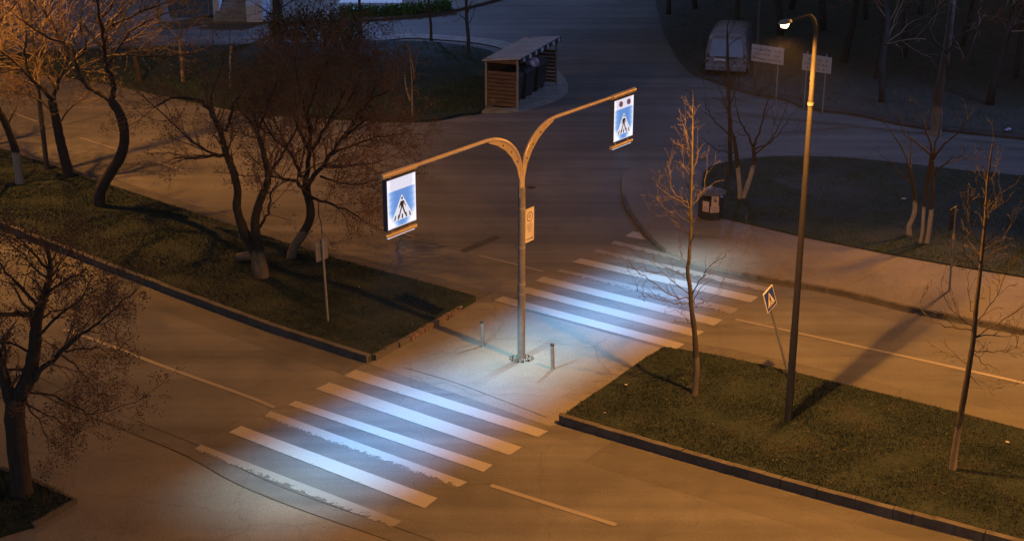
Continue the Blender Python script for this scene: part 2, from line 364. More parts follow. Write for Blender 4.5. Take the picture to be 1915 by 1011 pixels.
# median on the right
mrf = smooth_line(px((1240, 660), (1330, 673), (1480, 706), (1700, 760), (1915, 815), (2300, 915)))
mrn = smooth_line(px((1052, 789), (1071, 797), (1250, 850), (1400, 893), (1600, 948), (1841, 1011), (2300, 1130)))
nose_r = px((1240, 660), (1200, 684), (1140, 727), (1085, 764), (1052, 789))
med_r = list(reversed(mrf)) + nose_r[1:-1] + mrn
raised('median_right', med_r, KH - 0.03, M['grass_base'])
kerb('kerb_right', resample(mrn, 1.0), 0.15, KH + 0.02, M['kerb'], rag=0.007, seed=8)
# crossing refuge between the medians (flush)
sheet('refuge', px((690, 680), (765, 640), (892, 566), (930, 566), (1262, 658), (1240, 660), (1140, 727), (1052, 789), (1030, 797)), 0.004, M['refuge'])
strip('joint', smooth_line([G(755, 687), G(850, 715), G(930, 745), G(1022, 780)]), 0.022, 0.018, 0.009, M['dark_line'])
# pavement on the near left, planter corner
wl = smooth_line(px((-300, 560), (-60, 670), (90, 748), (160, 780), (250, 816), (350, 858), (430, 903), (510, 938), (590, 968), (720, 1013), (900, 1080)))
raised('pavement_near', wl + px((900, 1300), (-300, 1300)), 0.07, M['walk'])
strip('edge_line_near', wl[8:], 0.06, 0.02, 0.074, M['dark_line'], side=0.0)  # thin dark line along the pavement edge
strip('gutter_far_edge', [p + Vector((0.35, 0.45, 0)) for p in wl], 0.016, 0.016, 0.005, M['dark_line'])
pl = px((142, 946), (66, 911), (-220, 800), (-220, 1080), (62, 992))
raised('planting_bed', pl, 0.15, M['grass_base'])
kerb('kerb_bed', resample([G(62, 992) , G(142, 946), G(66, 911), G(-220, 800)], 0.6), 0.10, 0.17, M['kerb'], z0=0.06, rag=0.006, seed=9)
# far pavement on the right with its kerb and the grass island behind
fk = smooth_line(px((1290, 308), (1215, 312), (1172, 325), (1163, 342), (1164, 362), (1175, 394), (1190, 418), (1208, 440), (1237, 468), (1290, 492), (1360, 510), (1455, 528), (1575, 549), (1719, 583), (1915, 622), (2300, 700)))
wf = fk + px((2400, 560), (1915, 524), (1771, 500), (1659, 480), (1506, 449), (1400, 424), (1345, 411), (1322, 385), (1312, 350), (1316, 330))
raised('pavement_far', wf, 0.10, M['walk'])
kerb('kerb_far', resample(fk[26:50], 0.6), 0.12, 0.112, M['far_kerb'], rag=0.004, seed=11)
kerb('kerb_far', resample(fk[62:], 0.6), 0.14, 0.112, M['far_kerb'], rag=0.01, seed=12)
isl = smooth_line(px((1322, 385), (1313, 350), (1322, 322), (1360, 309), (1420, 301), (1500, 298), (1600, 303), (1700, 313), (1800, 325), (1915, 336), (2300, 380))) + px((2400, 562), (1915, 525), (1771, 501), (1659, 481), (1506, 450), (1400, 425), (1345, 412))
raised('grass_island', isl, 0.14, M['grass_base'])
sheet('bare_earth', smooth_line(px((1440, 344), (1500, 333), (1560, 334), (1620, 350), (1640, 372), (1600, 388), (1530, 380), (1490, 360), (1440, 344))), 0.146, M['bare'])
# wood floor and lane beyond the parking road
wood_edge = smooth_line(px((1240, 60), (1262, 100), (1292, 136), (1340, 156), (1400, 176), (1470, 190), (1513, 206), (1600, 217), (1700, 238), (1800, 250), (1915, 262), (2300, 300)))
raised('wood_floor', wood_edge + [Vector((100, 70, 0)), Vector((100, 200, 0)), Vector((14, 200, 0))], 0.10, M['soil'])
strip('woodland_kerb', wood_edge[6:], 0.9, 0.7, 0.106, M['bare'], side=0.35)
# dark lawn on the upper left, its path and the blue road's far kerb
lawn = smooth_line(px((-200, 120), (60, 100), (300, 92), (430, 88), (560, 84), (700, 80), (800, 82), (870, 90), (925, 104), (925, 140), (905, 206), (860, 218), (790, 229), (640, 225), (437, 207), (250, 168), (60, 140), (-200, 135)))
raised('lawn', lawn, 0.12, M['grass_base'])
path = smooth_line(px((560, 83), (690, 75), (765, 69), (830, 72), (900, 78), (950, 88), (965, 100), (940, 118)))
strip('footpath', path, 1.1, 1.3, 0.05, M['concrete'])
kt = smooth_line(px((480, 45), (600, 42), (680, 40), (760, 35), (830, 26), (900, 10), (950, -4)))
raised('forecourt', kt + px((950, -60), (300, -60), (300, 45)), 0.12, M['walk'])
kerb('kerb_forecourt', resample(kt, 1.0), 0.2, 0.14, M['kerb'], rag=0.004)
sheet('tiled_terrace', px((632, 10), (655, -14), (752, -14), (752, 10)), 0.13, M['tile'])
sheet('lawn_corner', px((320, 38), (430, 38), (430, -30), (300, -30)), 0.13, M['grass_base'])
apron = smooth_line(px((900, 212), (968, 210), (1020, 196), (1052, 182), (1063, 168), (1058, 152), (1048, 140), (1030, 128), (960, 128), (905, 150)))
raised('concrete_apron', apron, 0.07, M['concrete'])
# dark patched trench on the road, dust along the kerbs
sheet('asphalt_patch', px((858, 468), (925, 440), (938, 444), (870, 473)), 0.004, M['patch'])
def offs(pts, d): 
    L, Rr = ribbon(pts, 2 * d); return L
strip('dust_median', [p - W * 0.75 for p in resample(mrn[9:], 1.0)], 1.2, 1.2, 0.004, M['dust'])
strip('dust_median', [p - W * 0.55 for p in resample(mln, 1.0)], 0.8, 0.8, 0.004, M['dust'])
strip('dust_median', [p + W * 0.5 for p in resample(mrf, 1.0)], 0.8, 0.8, 0.004, M['dust'])
strip('dust_median', [p + W * 0.45 for p in resample(mlf, 1.0)], 0.7, 0.7, 0.004, M['dust'])
strip('dust_kerb', [p - W * 0.6 for p in resample(fk[44:], 1.0)], 0.9, 0.9, 0.004, M['dust'])
# painted crossings and lane lines
ZB = {  # stripe corners in the photograph: far left, near left, far right, near right; then wear
 'crossing_near': [((665, 691), (644, 703), (1025, 806), (1006, 817), 'paint'), ((617, 715), (590, 727), (976, 836), (953, 851), 'paint'),
  ((553, 749), (539, 757), (921, 869), (904, 882), 'paint'), ((506, 768), (490, 783), (874, 901), (851, 914), 'paint_worn'),
  ((451, 796), (428, 808), (818, 931), (794, 950), 'paint'), ((376, 831), (362, 841), (751, 974), (733, 987), 'paint_thin')],
 'crossing_far': [((941, 554), (924, 562), (1280, 643), (1265, 653), 'paint'), ((987, 537), (967, 544), (1317, 620), (1299, 630), 'paint'),
  ((1016, 517), (1002, 525), (1351, 598), (1335, 609), 'paint'), ((1048, 503), (1037, 508), (1381, 577), (1368, 588), 'paint_thin'),
  ((1086, 483), (1071, 490), (1418, 555), (1404, 566), 'paint'), ((1118, 466), (1108, 472), (1440, 538), (1428, 546), 'paint_thin'),
  ((1150, 450), (1141, 456), (1330, 494), (1326, 500), 'paint_thin'), ((1183, 433), (1169, 442), (1197, 435), (1208, 449), 'paint')]}
for nm, st in ZB.items():
    by = {}
    for a, b, c, d, mt in st:
        by.setdefault(mt, MB()).poly([Vector((p.x, p.y, 0.008)) for p in (G(*b), G(*d), G(*c), G(*a))])
    for mt, m_ in by.items():
        o = struct(m_.build(nm, M[mt])); ul = o.data.uv_layers.new(name='UVMap')
        for p_ in o.data.polygons:
            for q_, li in enumerate(p_.loop_indices): ul.data[li].uv = ((0, 0), (1, 0), (1, 1), (0, 1))[q_]
ll = MB()
for pts, w in (([(120, 616), (195, 642), (309, 686), (463, 741), (513, 762)], 0.12), ([(918, 907), (1030, 943), (1152, 981)], 0.13), ([(895, 478), (955, 492), (1016, 508)], 0.11),
               ([(1375, 597), (1659, 659), (1915, 716), (2300, 805)], 0.13), ([(150, 258), (218, 279)], 0.12), ([(296, 304), (342, 319)], 0.12), ([(700, 422), (775, 443)], 0.10), ([(20, 210), (70, 228)], .12)):
    L, Rr = ribbon(smooth_line(px(*pts)), w); n = len(L)
    ll.add([Vector((p.x, p.y, 0.008)) for p in L + Rr], [(n + i, n + i + 1, i + 1, i) for i in range(n - 1)])
struct(ll.build('lane_lines', M['line']))

# ------------------------------------------------------------------ grass blades
def inside(poly, x, y):
    c = np.zeros(len(x), bool); n = len(poly); j = n - 1
    for i in range(n):
        xi, yi, xj, yj = poly[i].x, poly[i].y, poly[j].x, poly[j].y
        if abs(yj - yi) > 1e-9:
            c ^= ((yi > y) != (yj > y)) & (x < (xj - xi) * (y - yi) / (yj - yi) + xi)
        j = i
    return c
def grass(name, poly, z, dens, h, mat, seed, xr=None):
    rng = np.random.default_rng(seed)
    x0, x1 = min(p.x for p in poly), max(p.x for p in poly); y0, y1 = min(p.y for p in poly), max(p.y for p in poly)
    if xr: x0, x1, y0, y1 = max(x0, xr[0]), min(x1, xr[1]), max(y0, xr[2]), min(y1, xr[3])
    n = int((x1 - x0) * (y1 - y0) * dens); x = rng.uniform(x0, x1, n); y = rng.uniform(y0, y1, n)
    k = inside(poly, x, y) & (np.abs(x) < 0.37 * y + 1.0)
    cl = np.sin(x * 2.1 + 1.3 * np.sin(y * 1.7)) + np.sin(y * 2.7 + 1.7 * np.sin(x * 1.3)) + rng.normal(0, .7, n)
    k &= cl > -1.3; x, y, cl = x[k], y[k], cl[k]; n = len(x)
    th = rng.uniform(0, 2 * np.pi, n); hh = h * rng.uniform(0.4, 1.2, n) * (1 + 0.15 * cl); w = rng.uniform(0.006, 0.016, n)
    lx, ly = rng.normal(0, .5, n) * hh, rng.normal(0, .5, n) * hh
    v = np.zeros((n, 3, 3)); 
    v[:, 0] = np.stack([x - np.cos(th) * w, y - np.sin(th) * w, np.full(n, z)], 1); v[:, 1] = np.stack([x + np.cos(th) * w, y + np.sin(th) * w, np.full(n, z)], 1)
    v[:, 2] = np.stack([x + lx, y + ly, z + hh], 1)
    return struct(np_mesh(name, v.reshape(-1, 3), np.arange(3 * n).reshape(-1, 3), mat), 'stuff')
grass('grass', med_r, KH - 0.035, 1100, 0.05, M['grass'], 1, (-5, 16, 20, 36))
grass('grass', med_l, KH - 0.045, 520, 0.06, M['grass'], 2, (-25, 0, 30, 62))
grass('grass', isl, 0.135, 260, 0.07, M['grass_cool'], 3, (4, 24, 34, 56))
grass('grass', pl, 0.145, 700, 0.12, M['grass'], 4)
grass('grass', lawn, 0.115, 90, 0.16, M['grass_cool'], 5, (-28, 2, 52, 78))
grass('grass', wood_edge + [Vector((60, 60, 0)), Vector((60, 110, 0)), Vector((16, 110, 0))], 0.095, 16, 0.35, M['grass_cool'], 6, (5, 40, 50, 95))

def fallen(poly, z, n, seed, box):
    rng = np.random.default_rng(seed); x = rng.uniform(box[0], box[1], n); y = rng.uniform(box[2], box[3], n); k = inside(poly, x, y); x, y = x[k], y[k]; n = len(x)
    s = rng.uniform(.012, .035, n); a = rng.uniform(0, 6.28, n); v = np.zeros((n, 4, 3))
    for i in range(4): v[:, i] = np.stack([x + s * np.cos(a + i * 1.571) * (1 if i % 2 else .6), y + s * np.sin(a + i * 1.571) * (1 if i % 2 else .6), z + rng.uniform(0, .03, n)], 1)
    return struct(np_mesh('fallen_leaves', v.reshape(-1, 3), np.arange(4 * n).reshape(-1, 4), M['leaf_pale']), 'stuff')
M['leaf_pale'] = simple('pale dead leaves', (0.085, 0.07, 0.05), 0.9, var=0.6, scale=2, obj=False)
fallen(med_r, KH + .0, 900, 1, (0, 15, 20, 36)); fallen(med_l, KH - .01, 1000, 2, (-22, 0, 33, 55))
# ------------------------------------------------------------------ trees
class Segs:
    def __init__(s): s.a = []; s.b = []; s.ra = []; s.rb = []
    def add(s, a, b, ra, rb): s.a.append(a); s.b.append(b); s.ra.append(ra); s.rb.append(rb)
    def build(s, name, mat, parent, org, k=3):
        a = np.array(s.a) - np.array(org); b = np.array(s.b) - np.array(org); ra = np.array(s.ra); rb = np.array(s.rb)
        d = b - a; L = np.linalg.norm(d, axis=1, keepdims=True); d = d / np.maximum(L, 1e-6)
        h = np.where(np.abs(d[:, 2:3]) < 0.9, np.array([[0, 0, 1.0]]), np.array([[1.0, 0, 0]]))
        e = np.cross(d, h); e /= np.linalg.norm(e, axis=1, keepdims=True); f = np.cross(d, e); n = len(a)
        v = np.zeros((n, 2 * k, 3))
        for j in range(k):
            c, sn = math.cos(2 * math.pi * j / k), math.sin(2 * math.pi * j / k)
            v[:, j] = a + (e * c + f * sn) * ra[:, None]; v[:, k + j] = b + (e * c + f * sn) * rb[:, None]
        fc = np.array([(j, (j + 1) % k, k + (j + 1) % k, k + j) for j in range(k)])
        F = (np.arange(n)[:, None, None] * 2 * k + fc[None]).reshape(-1, 4)
        return np_mesh(name, v.reshape(-1, 3), F, mat, parent, True)
def nrm(a): l = math.sqrt(a[0] ** 2 + a[1] ** 2 + a[2] ** 2) or 1; return (a[0] / l, a[1] / l, a[2] / l)
def branch(S, p, d, L, r, lev, rng, P, tips=None):
    n = max(2, int(L / P['seg'])); st = L / n
    kids = P['kids'] if lev > 1 else P['kids'] * P.get('last', 1.0)
    for i in range(n):
        w = P['wander']
        d = nrm((d[0] + rng.gauss(0, w), d[1] + rng.gauss(0, w), d[2] + rng.gauss(0, w) + P['up'] * st))
        q = (p[0] + d[0] * st, p[1] + d[1] * st, p[2] + d[2] * st)
        r2 = max(P['rmin'], r * (1 - 0.6 / n))
        S.add(p, q, r, r2)
        if lev > 0:
            x = kids / n * (1.2 if i else 0.3); c = int(x) + (rng.random() < x - int(x))
            for _ in range(c):
                a = rng.uniform(*P['ang']); ph = rng.uniform(0, 6.283)
                e = nrm((rng.gauss(0, 1), rng.gauss(0, 1), rng.gauss(0, 1))); dt = e[0] * d[0] + e[1] * d[1] + e[2] * d[2]
                e = nrm((e[0] - d[0] * dt, e[1] - d[1] * dt, e[2] - d[2] * dt))
                nd = nrm(tuple(d[k] * math.cos(a) + e[k] * math.sin(a) for k in range(3)))
                if q[2] < P.get('zmin', 0.5) and nd[2] < 0: nd = (nd[0], nd[1], -nd[2])
                branch(S, q, nd, L * P['ratio'] * rng.uniform(0.6, 1.15) * (1 - 0.45 * i / n), max(P['rmin'], r2 * 0.6), lev - 1, rng, P, tips)
        p, r = q, r2
    if tips is not None: tips.append(p)
def limb_pts(pts, Yb, rng, spread=0.0):
    n = len(pts); sl = rng.uniform(-spread, spread)
    return [V(x, y, Yb + sl * i / max(1, n - 1)) for i, (x, y) in enumerate(pts)]
def leaves(name, pts, n, size, spread, mat, parent, org, seed, ball=False, drop=0.0):
    rng = np.random.default_rng(seed); P_ = np.array([tuple(p) for p in pts]) - np.array(tuple(org))
    c = P_[rng.integers(0, len(P_), n)] + rng.normal(0, spread, (n, 3)); c[:, 2] -= rng.uniform(0, drop, n) if drop else 0
    s = size * rng.uniform(0.6, 1.3, n)[:, None]
    if ball:
        o = np.array([(1, 0, 0), (-1, 0, 0), (0, 1, 0), (0, -1, 0), (0, 0, 1), (0, 0, -1)], float)
        v = c[:, None] + o[None] * s[:, None]
        f = np.array([(0, 2, 4), (2, 1, 4), (1, 3, 4), (3, 0, 4), (2, 0, 5), (1, 2, 5), (3, 1, 5), (0, 3, 5)])
        return np_mesh(name, v.reshape(-1, 3), (np.arange(n)[:, None, None] * 6 + f[None]).reshape(-1, 3), mat, parent)
    a = rng.normal(0, 1, (n, 3)); a /= np.linalg.norm(a, axis=1, keepdims=True); b = np.cross(a, rng.normal(0, 1, (n, 3))); b /= np.linalg.norm(b, axis=1, keepdims=True)
    v = np.stack([c - a * s, c + b * s * .5, c + a * s, c - b * s * .5], 1)
    return np_mesh(name, v.reshape(-1, 3), np.arange(4 * n).reshape(-1, 4), mat, parent)
def tree(name, base_px, label, stems, limbs, P, seed, bark, twig, group=None, base_z=0.0, cat='tree', thin=0.0):
    """stems: [(pixel polyline, r0, r1)] make the trunk; limbs: [(polyline, r0, r1)] make big boughs that also sprout twigs"""
    rng = random.Random(seed); b = G(*base_px); b.z = base_z; Yb = b.y
    t = thing(name, b, label, cat, group); m = MB(); S = Segs(); tips = []
    def sprout(pts, r0, r1, dens, a0=0.0):
        n = len(pts)
        for i in range(n - 1):
            a, c = pts[i], pts[i + 1]; f = (i + 1) / n
            if f < a0: continue
            Lg = (c - a).length; x = dens * Lg; k = int(x) + (rng.random() < x - int(x)); d0 = (c - a).normalized()
            for _ in range(k):
                q = a + (c - a) * rng.random(); an = rng.uniform(*P['ang'])
                e = Vector((rng.gauss(0, 1), rng.gauss(0, 1), rng.gauss(0, 1) + P.get('bias', 0.3))); e = (e - d0 * e.dot(d0)).normalized()
                d = d0 * math.cos(an) + e * math.sin(an)
                branch(S, tuple(q), tuple(d), P['len'] * rng.uniform(0.5, 1.2) * (1 - P.get('taper', 0.3) * f), max(P['rmin'] * 1.4, (r0 + (r1 - r0) * f) * 0.45), P['lev'], rng, P, tips)
        branch(S, tuple(pts[-1]), tuple((pts[-1] - pts[-2]).normalized()), P['len'] * 0.9, r1 * 0.7, P['lev'], rng, P, tips)
    for s in stems:
        pts, r0, r1 = s[:3]; a0 = s[3] if len(s) > 3 else 2
        w = smooth_line(limb_pts(pts, Yb, rng, s[4] if len(s) > 4 else 0.25), 4); n = len(w)
        rr = [r0 + (r1 - r0) * i / (n - 1) for i in range(n)]
        if w[0].z < base_z + 0.4:
            w[0].z = min(w[0].z, base_z - 0.05); rr[0] *= 1.45; rr[1] *= 1.12
        m.tube(w, rr, 9, True, 0.07, rng)
        if a0 < 1: sprout(w, r0, r1, P['dens'], a0)
    lm = MB()
    for pts, r0, r1 in limbs:
        w = smooth_line(limb_pts(pts, Yb, rng, P.get('spread', 1.2)), 4); n = len(w)
        w = [p + Vector((rng.gauss(0, .02), rng.gauss(0, .03), rng.gauss(0, .02))) if 0 < i < n - 1 else p for i, p in enumerate(w)]
        lm.tube(w, [P.get('thin', .8) * (r0 + (r1 - r0) * i / (n - 1)) for i in range(n)], 6, True, 0.06, rng)
        sprout(w, r0, r1, P['dens'], P.get('from', 0.25))
    m.build('trunk', bark, t, True, org=b)
    if lm.v: lm.build('limb', bark if not P.get('pale') else twig, t, True, org=b)
    S.build('crown', twig, t, tuple(b))
    return t, tips, b, S
PB = dict(seg=0.22, wander=0.16, up=0.10, kids=3.2, ang=(0.4, 1.0), ratio=0.62, rmin=0.005, lev=2, len=1.3, dens=1.6, spread=1.6)
LM = 'bare trees on the left median'
Z = KH - 0.05
tree('bare_tree', (185, 392), 'tall bare tree with S-curved dark trunk, its crown tops lit orange', [([(187, 394), (186, 360), (205, 325), (226, 290), (233, 255), (225, 215), (207, 188)], 0.20, 0.14)],
     [([(207, 188), (185, 173), (165, 163), (147, 140), (138, 110), (120, 80), (100, 50), (80, 15), (72, -25)], 0.13, 0.035), ([(207, 190), (213, 165), (202, 128), (195, 100), (190, 60), (183, 20), (178, -25)], 0.14, 0.035),
      ([(138, 112), (156, 100), (161, 78), (150, 50), (158, 10)], 0.06, 0.02), ([(196, 106), (240, 103), (290, 107), (350, 100)], 0.06, 0.02), ([(191, 65), (225, 40), (265, 22), (310, 5)], 0.06, 0.02),
      ([(200, 125), (235, 70), (275, 40), (340, 12)], 0.06, 0.015), ([(120, 80), (70, 60), (30, 30)], 0.05, 0.015), ([(187, 40), (215, 5), (240, -30)], 0.05, 0.015)],
     dict(PB, dens=6.0, len=1.5, rmin=0.004, spread=3.0, kids=3.6, lev=3, ratio=0.58), 11, M['bark'], M['twig_pale'], LM, Z)
tree('bare_tree', (130, 337), 'bare tree with straight dark trunk forking low, left of the S-curved trunk', [([(131, 339), (122, 300), (112, 260), (105, 225), (97, 188)], 0.20, 0.14)],
     [([(97, 190), (86, 172), (62, 150), (22, 112), (-12, 85)], 0.12, 0.03), ([(97, 190), (106, 165), (118, 130), (128, 90), (120, 50)], 0.11, 0.03), ([(62, 150), (45, 110), (50, 60), (35, 10)], 0.06, 0.02), ([(110, 150), (80, 95), (75, 50), (60, 0)], 0.06, 0.02), ([(105, 170), (70, 110), (20, 60), (-10, 30)], .05, .02), ([(104, 215), (70, 185), (30, 170), (0, 150)], .05, .015), ([(108, 230), (140, 195), (165, 180)], .04, .012), ([(62, 150), (40, 155), (5, 190)], .04, .012), ([(118, 130), (150, 130), (185, 145)], .04, .012)],
     dict(PB, dens=6.0, len=1.5, rmin=0.004, spread=3.0, kids=3.4, lev=3, ratio=0.58), 12, M['bark'], M['twig_pale'], LM, Z)
tree('bare_tree', (-60, 300), 'bare tree cut by the left edge, only its orange-brown crown showing', [([(-60, 302), (-64, 250), (-58, 200), (-50, 150)], 0.22, 0.15)],
     [([(-50, 152), (-20, 120), (10, 90), (40, 60)], 0.1, 0.03), ([(-50, 152), (-40, 90), (-30, 30)], 0.1, 0.03), ([(-20, 120), (20, 120), (55, 130)], 0.06, 0.02), ([(-35, 70), (0, 40), (30, 5)], .06, .02), ([(-55, 190), (-20, 180), (15, 170)], .06, .02)],
     dict(PB, dens=5.5, len=1.5, rmin=0.004, spread=3.0, kids=3.4, lev=3, ratio=0.58), 17, M['bark'], M['twig_pale'], LM, Z)
tree('bare_tree', (262, 158), 'low bare tree on the dark lawn behind the S-curved trunk', [([(262, 160), (258, 130), (250, 100)], 0.14, 0.1)],
     [([(250, 102), (225, 80), (200, 70)], 0.07, 0.02), ([(250, 102), (255, 70), (270, 40)], 0.07, 0.02), ([(252, 110), (285, 90), (310, 85)], 0.06, 0.02), ([(250, 104), (235, 60), (225, 30)], .06, .02)],
     dict(PB, dens=4.5, len=1.5, rmin=0.006, spread=3.0, kids=3.2, lev=3, ratio=0.58), 18, M['bark'], M['twig_pale'], None, 0.1)
tree('bare_tree', (38, 351), 'leaning tree with whitewashed trunk and dark crown at left edge', [([(39, 353), (34, 315), (27, 275), (14, 240), (0, 208)], 0.16, 0.11)],
     [([(0, 210), (-12, 180), (-30, 150)], 0.08, 0.03), ([(12, 238), (24, 215), (34, 190)], 0.05, 0.02), ([(6, 222), (-10, 222), (-40, 205)], 0.06, 0.02)],
     dict(PB, dens=4.5, len=0.9, kids=3.8, lev=3, rmin=0.005), 13, M['bark_white'], M['twig'], LM, Z)
t4, tp4, b4, _ = tree('bare_tree', (490, 527), 'spreading multi-stem tree with pale flared root stump on left median',
     [([(494, 530), (490, 500), (484, 470), (479, 440), (477, 411), (487, 373), (499, 345), (501, 326), (492, 283), (482, 250), (473, 207)], 0.18, 0.045, 0.5), ([(484, 500), (473, 468), (454, 426), (443, 388), (444, 354), (435, 316), (423, 288), (413, 250), (401, 221)], 0.15, 0.07, 0.6)],
     [([(401, 221), (382, 195), (359, 184), (321, 184), (287, 202)], 0.08, 0.02), ([(413, 250), (425, 236), (435, 202), (444, 183), (477, 186)], 0.07, 0.02), ([(425, 290), (401, 290), (368, 293), (325, 297)], 0.07, 0.02),
      ([(418, 290), (397, 288), (349, 255), (321, 226), (262, 176)], 0.06, 0.015), ([(484, 425), (492, 416), (503, 392), (505, 369), (520, 340)], 0.06, 0.02), ([(501, 328), (525, 293), (545, 262), (560, 220)], 0.07, 0.02), ([(401, 221), (395, 180), (410, 140), (420, 110)], .06, .02), ([(482, 250), (500, 200), (520, 150)], .05, .02)],
     dict(PB, dens=5.0, len=1.25, kids=4.0, wander=0.14, spread=2.0, lev=3, rmin=0.0045), 14, M['bark_root'], M['twig'], LM, Z)
t5, tp5, b5, _ = tree('bare_tree', (545, 491), 'dense round-crowned tree with curved trunk and rusty buds on left median',
     [([(544, 492), (549, 464), (568, 435), (581, 402), (575, 364), (572, 338)], 0.15, 0.11)],
     [([(575, 364), (553, 340), (530, 334), (506, 330)], 0.09, 0.03), ([(572, 340), (577, 288), (580, 245), (575, 190), (585, 130)], 0.11, 0.03), ([(575, 350), (589, 326), (620, 288), (644, 255), (690, 222)], 0.10, 0.025),
      ([(580, 368), (591, 373), (634, 388), (677, 411), (716, 430)], 0.07, 0.015), ([(572, 340), (563, 326), (544, 288), (506, 250), (480, 200)], 0.09, 0.02), ([(578, 290), (610, 235), (640, 180), (660, 130)], 0.08, 0.02), ([(600, 312), (660, 310), (715, 300)], 0.06, 0.02),
      ([(578, 280), (550, 220), (525, 160), (515, 110)], 0.08, 0.02), ([(640, 260), (690, 190), (730, 170)], 0.06, .02), ([(600, 330), (650, 345), (690, 340)], .05, .02), ([(580, 200), (600, 140), (625, 100)], .05, .015), ([(645, 250), (690, 200), (700, 150)], .05, .015), ([(620, 290), (690, 260), (745, 250)], .05, .015), ([(544, 288), (510, 220), (490, 150)], .05, .015), ([(580, 240), (560, 170), (550, 105)], .05, .015), ([(506, 250), (470, 230), (440, 190)], .04, .012), ([(610, 235), (650, 190), (680, 120)], .04, .012)],
     dict(PB, dens=6.5, len=1.35, kids=4.3, wander=0.14, spread=2.4, rmin=0.005, lev=3), 15, M['bark_root'], M['twig'], LM, Z)
leaves('buds', tp5, 22000, 0.032, 0.12, M['leaf_dry'], t5, b5, 3); leaves('buds', tp4, 3500, 0.03, 0.12, M['leaf_dry'], t4, b4, 4)
t6, tp6, b6, _ = tree('plane_tree', (42, 935), 'dark plane tree with hanging seed balls in the corner planting bed', [([(42, 938), (36, 864), (28, 783), (30, 745)], 0.215, 0.20), ([(30, 750), (53, 706), (64, 654), (70, 595), (79, 566), (91, 525), (94, 490), (86, 458)], 0.17, 0.022, 0.35), ([(28, 770), (12, 720), (0, 675), (-18, 620)], 0.15, 0.06, 0.3)],
     [([(35, 742), (76, 695), (117, 654), (152, 625), (199, 592), (257, 540)], 0.09, 0.012), ([(70, 590), (35, 586), (0, 588), (-40, 580)], 0.07, 0.02), ([(73, 575), (41, 537), (12, 508), (-10, 480)], 0.05, 0.015), ([(40, 735), (88, 738), (140, 760), (185, 772), (270, 742)], 0.04, 0.008),
      ([(84, 550), (130, 520), (165, 505)], 0.04, 0.012), ([(66, 640), (110, 590), (150, 560), (165, 530)], 0.04, 0.012), ([(60, 690), (20, 690), (-20, 700)], .05, .02), ([(92, 510), (60, 470), (30, 440)], .04, .012), ([(110, 662), (150, 690), (170, 720)], .03, .008), ([(40, 740), (70, 780), (90, 830)], .03, .008), ([(91, 525), (120, 480), (150, 452)], .03, .008), ([(91, 525), (55, 490), (20, 455)], .03, .008), ([(94, 490), (110, 455), (120, 435)], .025, .008), ([(117, 654), (170, 650), (215, 655)], .03, .008), ([(70, 595), (130, 575), (190, 545)], .03, .008), ([(60, 660), (20, 640), (-20, 640)], .04, .01), ([(35, 745), (95, 775), (130, 800)], .03, .008)],
     dict(PB, dens=8.5, len=0.72, kids=3.8, up=-0.10, seg=0.16, rmin=0.004, wander=0.2, spread=1.8, zmin=0.3, lev=3, ratio=0.6), 16, M['bark'], M['twig'], None, 0.12)
leaves('seed_balls', tp6, 8000, 0.016, 0.06, M['seed'], t6, b6, 5, ball=True, drop=0.12)
PY = dict(seg=0.12, wander=0.10, up=0.30, kids=2.8, ang=(0.3, 0.75), ratio=0.55, rmin=0.003, lev=2, len=0.38, dens=4.6, spread=0.9, taper=0.2)
PY['from'] = 0.1
PY['pale'] = True; PY['thin'] = 0.6
tree('young_tree', (1298, 750), 'slender young bare tree standing between the crossing and the street lamp', [([(1298, 752), (1303, 696), (1301, 655), (1298, 612), (1293, 575), (1290, 534), (1286, 507), (1289, 480), (1292, 427), (1292, 380), (1294, 309), (1295, 249), (1295, 205)], 0.075, 0.014, 0.62, 0.0)],
     [([(1288, 567), (1260, 565), (1231, 560), (1200, 550), (1188, 532)], 0.024, 0.008), ([(1289, 558), (1250, 549), (1225, 530), (1200, 512), (1172, 488)], 0.026, 0.008), ([(1287, 548), (1260, 530), (1243, 512), (1215, 507), (1196, 500)], 0.022, 0.007), ([(1287, 520), (1260, 506), (1240, 495), (1218, 482)], 0.018, 0.006),
      ([(1295, 551), (1307, 525), (1320, 505), (1345, 485), (1365, 465), (1388, 440)], 0.024, 0.007), ([(1298, 575), (1310, 567), (1325, 562), (1350, 540)], 0.018, 0.006), ([(1300, 570), (1308, 540), (1330, 520)], 0.016, 0.006), ([(1292, 605), (1275, 588), (1262, 578)], 0.012, 0.005),
      ([(1292, 383), (1265, 365), (1255, 345), (1252, 320), (1254, 298)], 0.02, 0.006), ([(1292, 390), (1270, 376), (1245, 360), (1236, 345), (1234, 330)], 0.018, 0.006), ([(1291, 415), (1262, 400), (1240, 385), (1230, 370)], 0.016, 0.006), ([(1290, 440), (1260, 415), (1232, 402), (1213, 390)], 0.014, 0.005),
      ([(1293, 385), (1308, 368), (1318, 345), (1322, 312)], 0.016, 0.005), ([(1289, 500), (1275, 480), (1272, 455)], 0.014, .005), ([(1293, 370), (1280, 330), (1275, 280), (1278, 250)], 0.014, 0.005), ([(1294, 340), (1287, 300), (1284, 250)], 0.012, 0.005), ([(1294, 330), (1303, 295), (1304, 270)], 0.010, .005), ([(1295, 300), (1283, 255), (1282, 222)], .010, .004)],
     PY, 21, M['bark_young'], M['twig_young'], None, KH - 0.03)
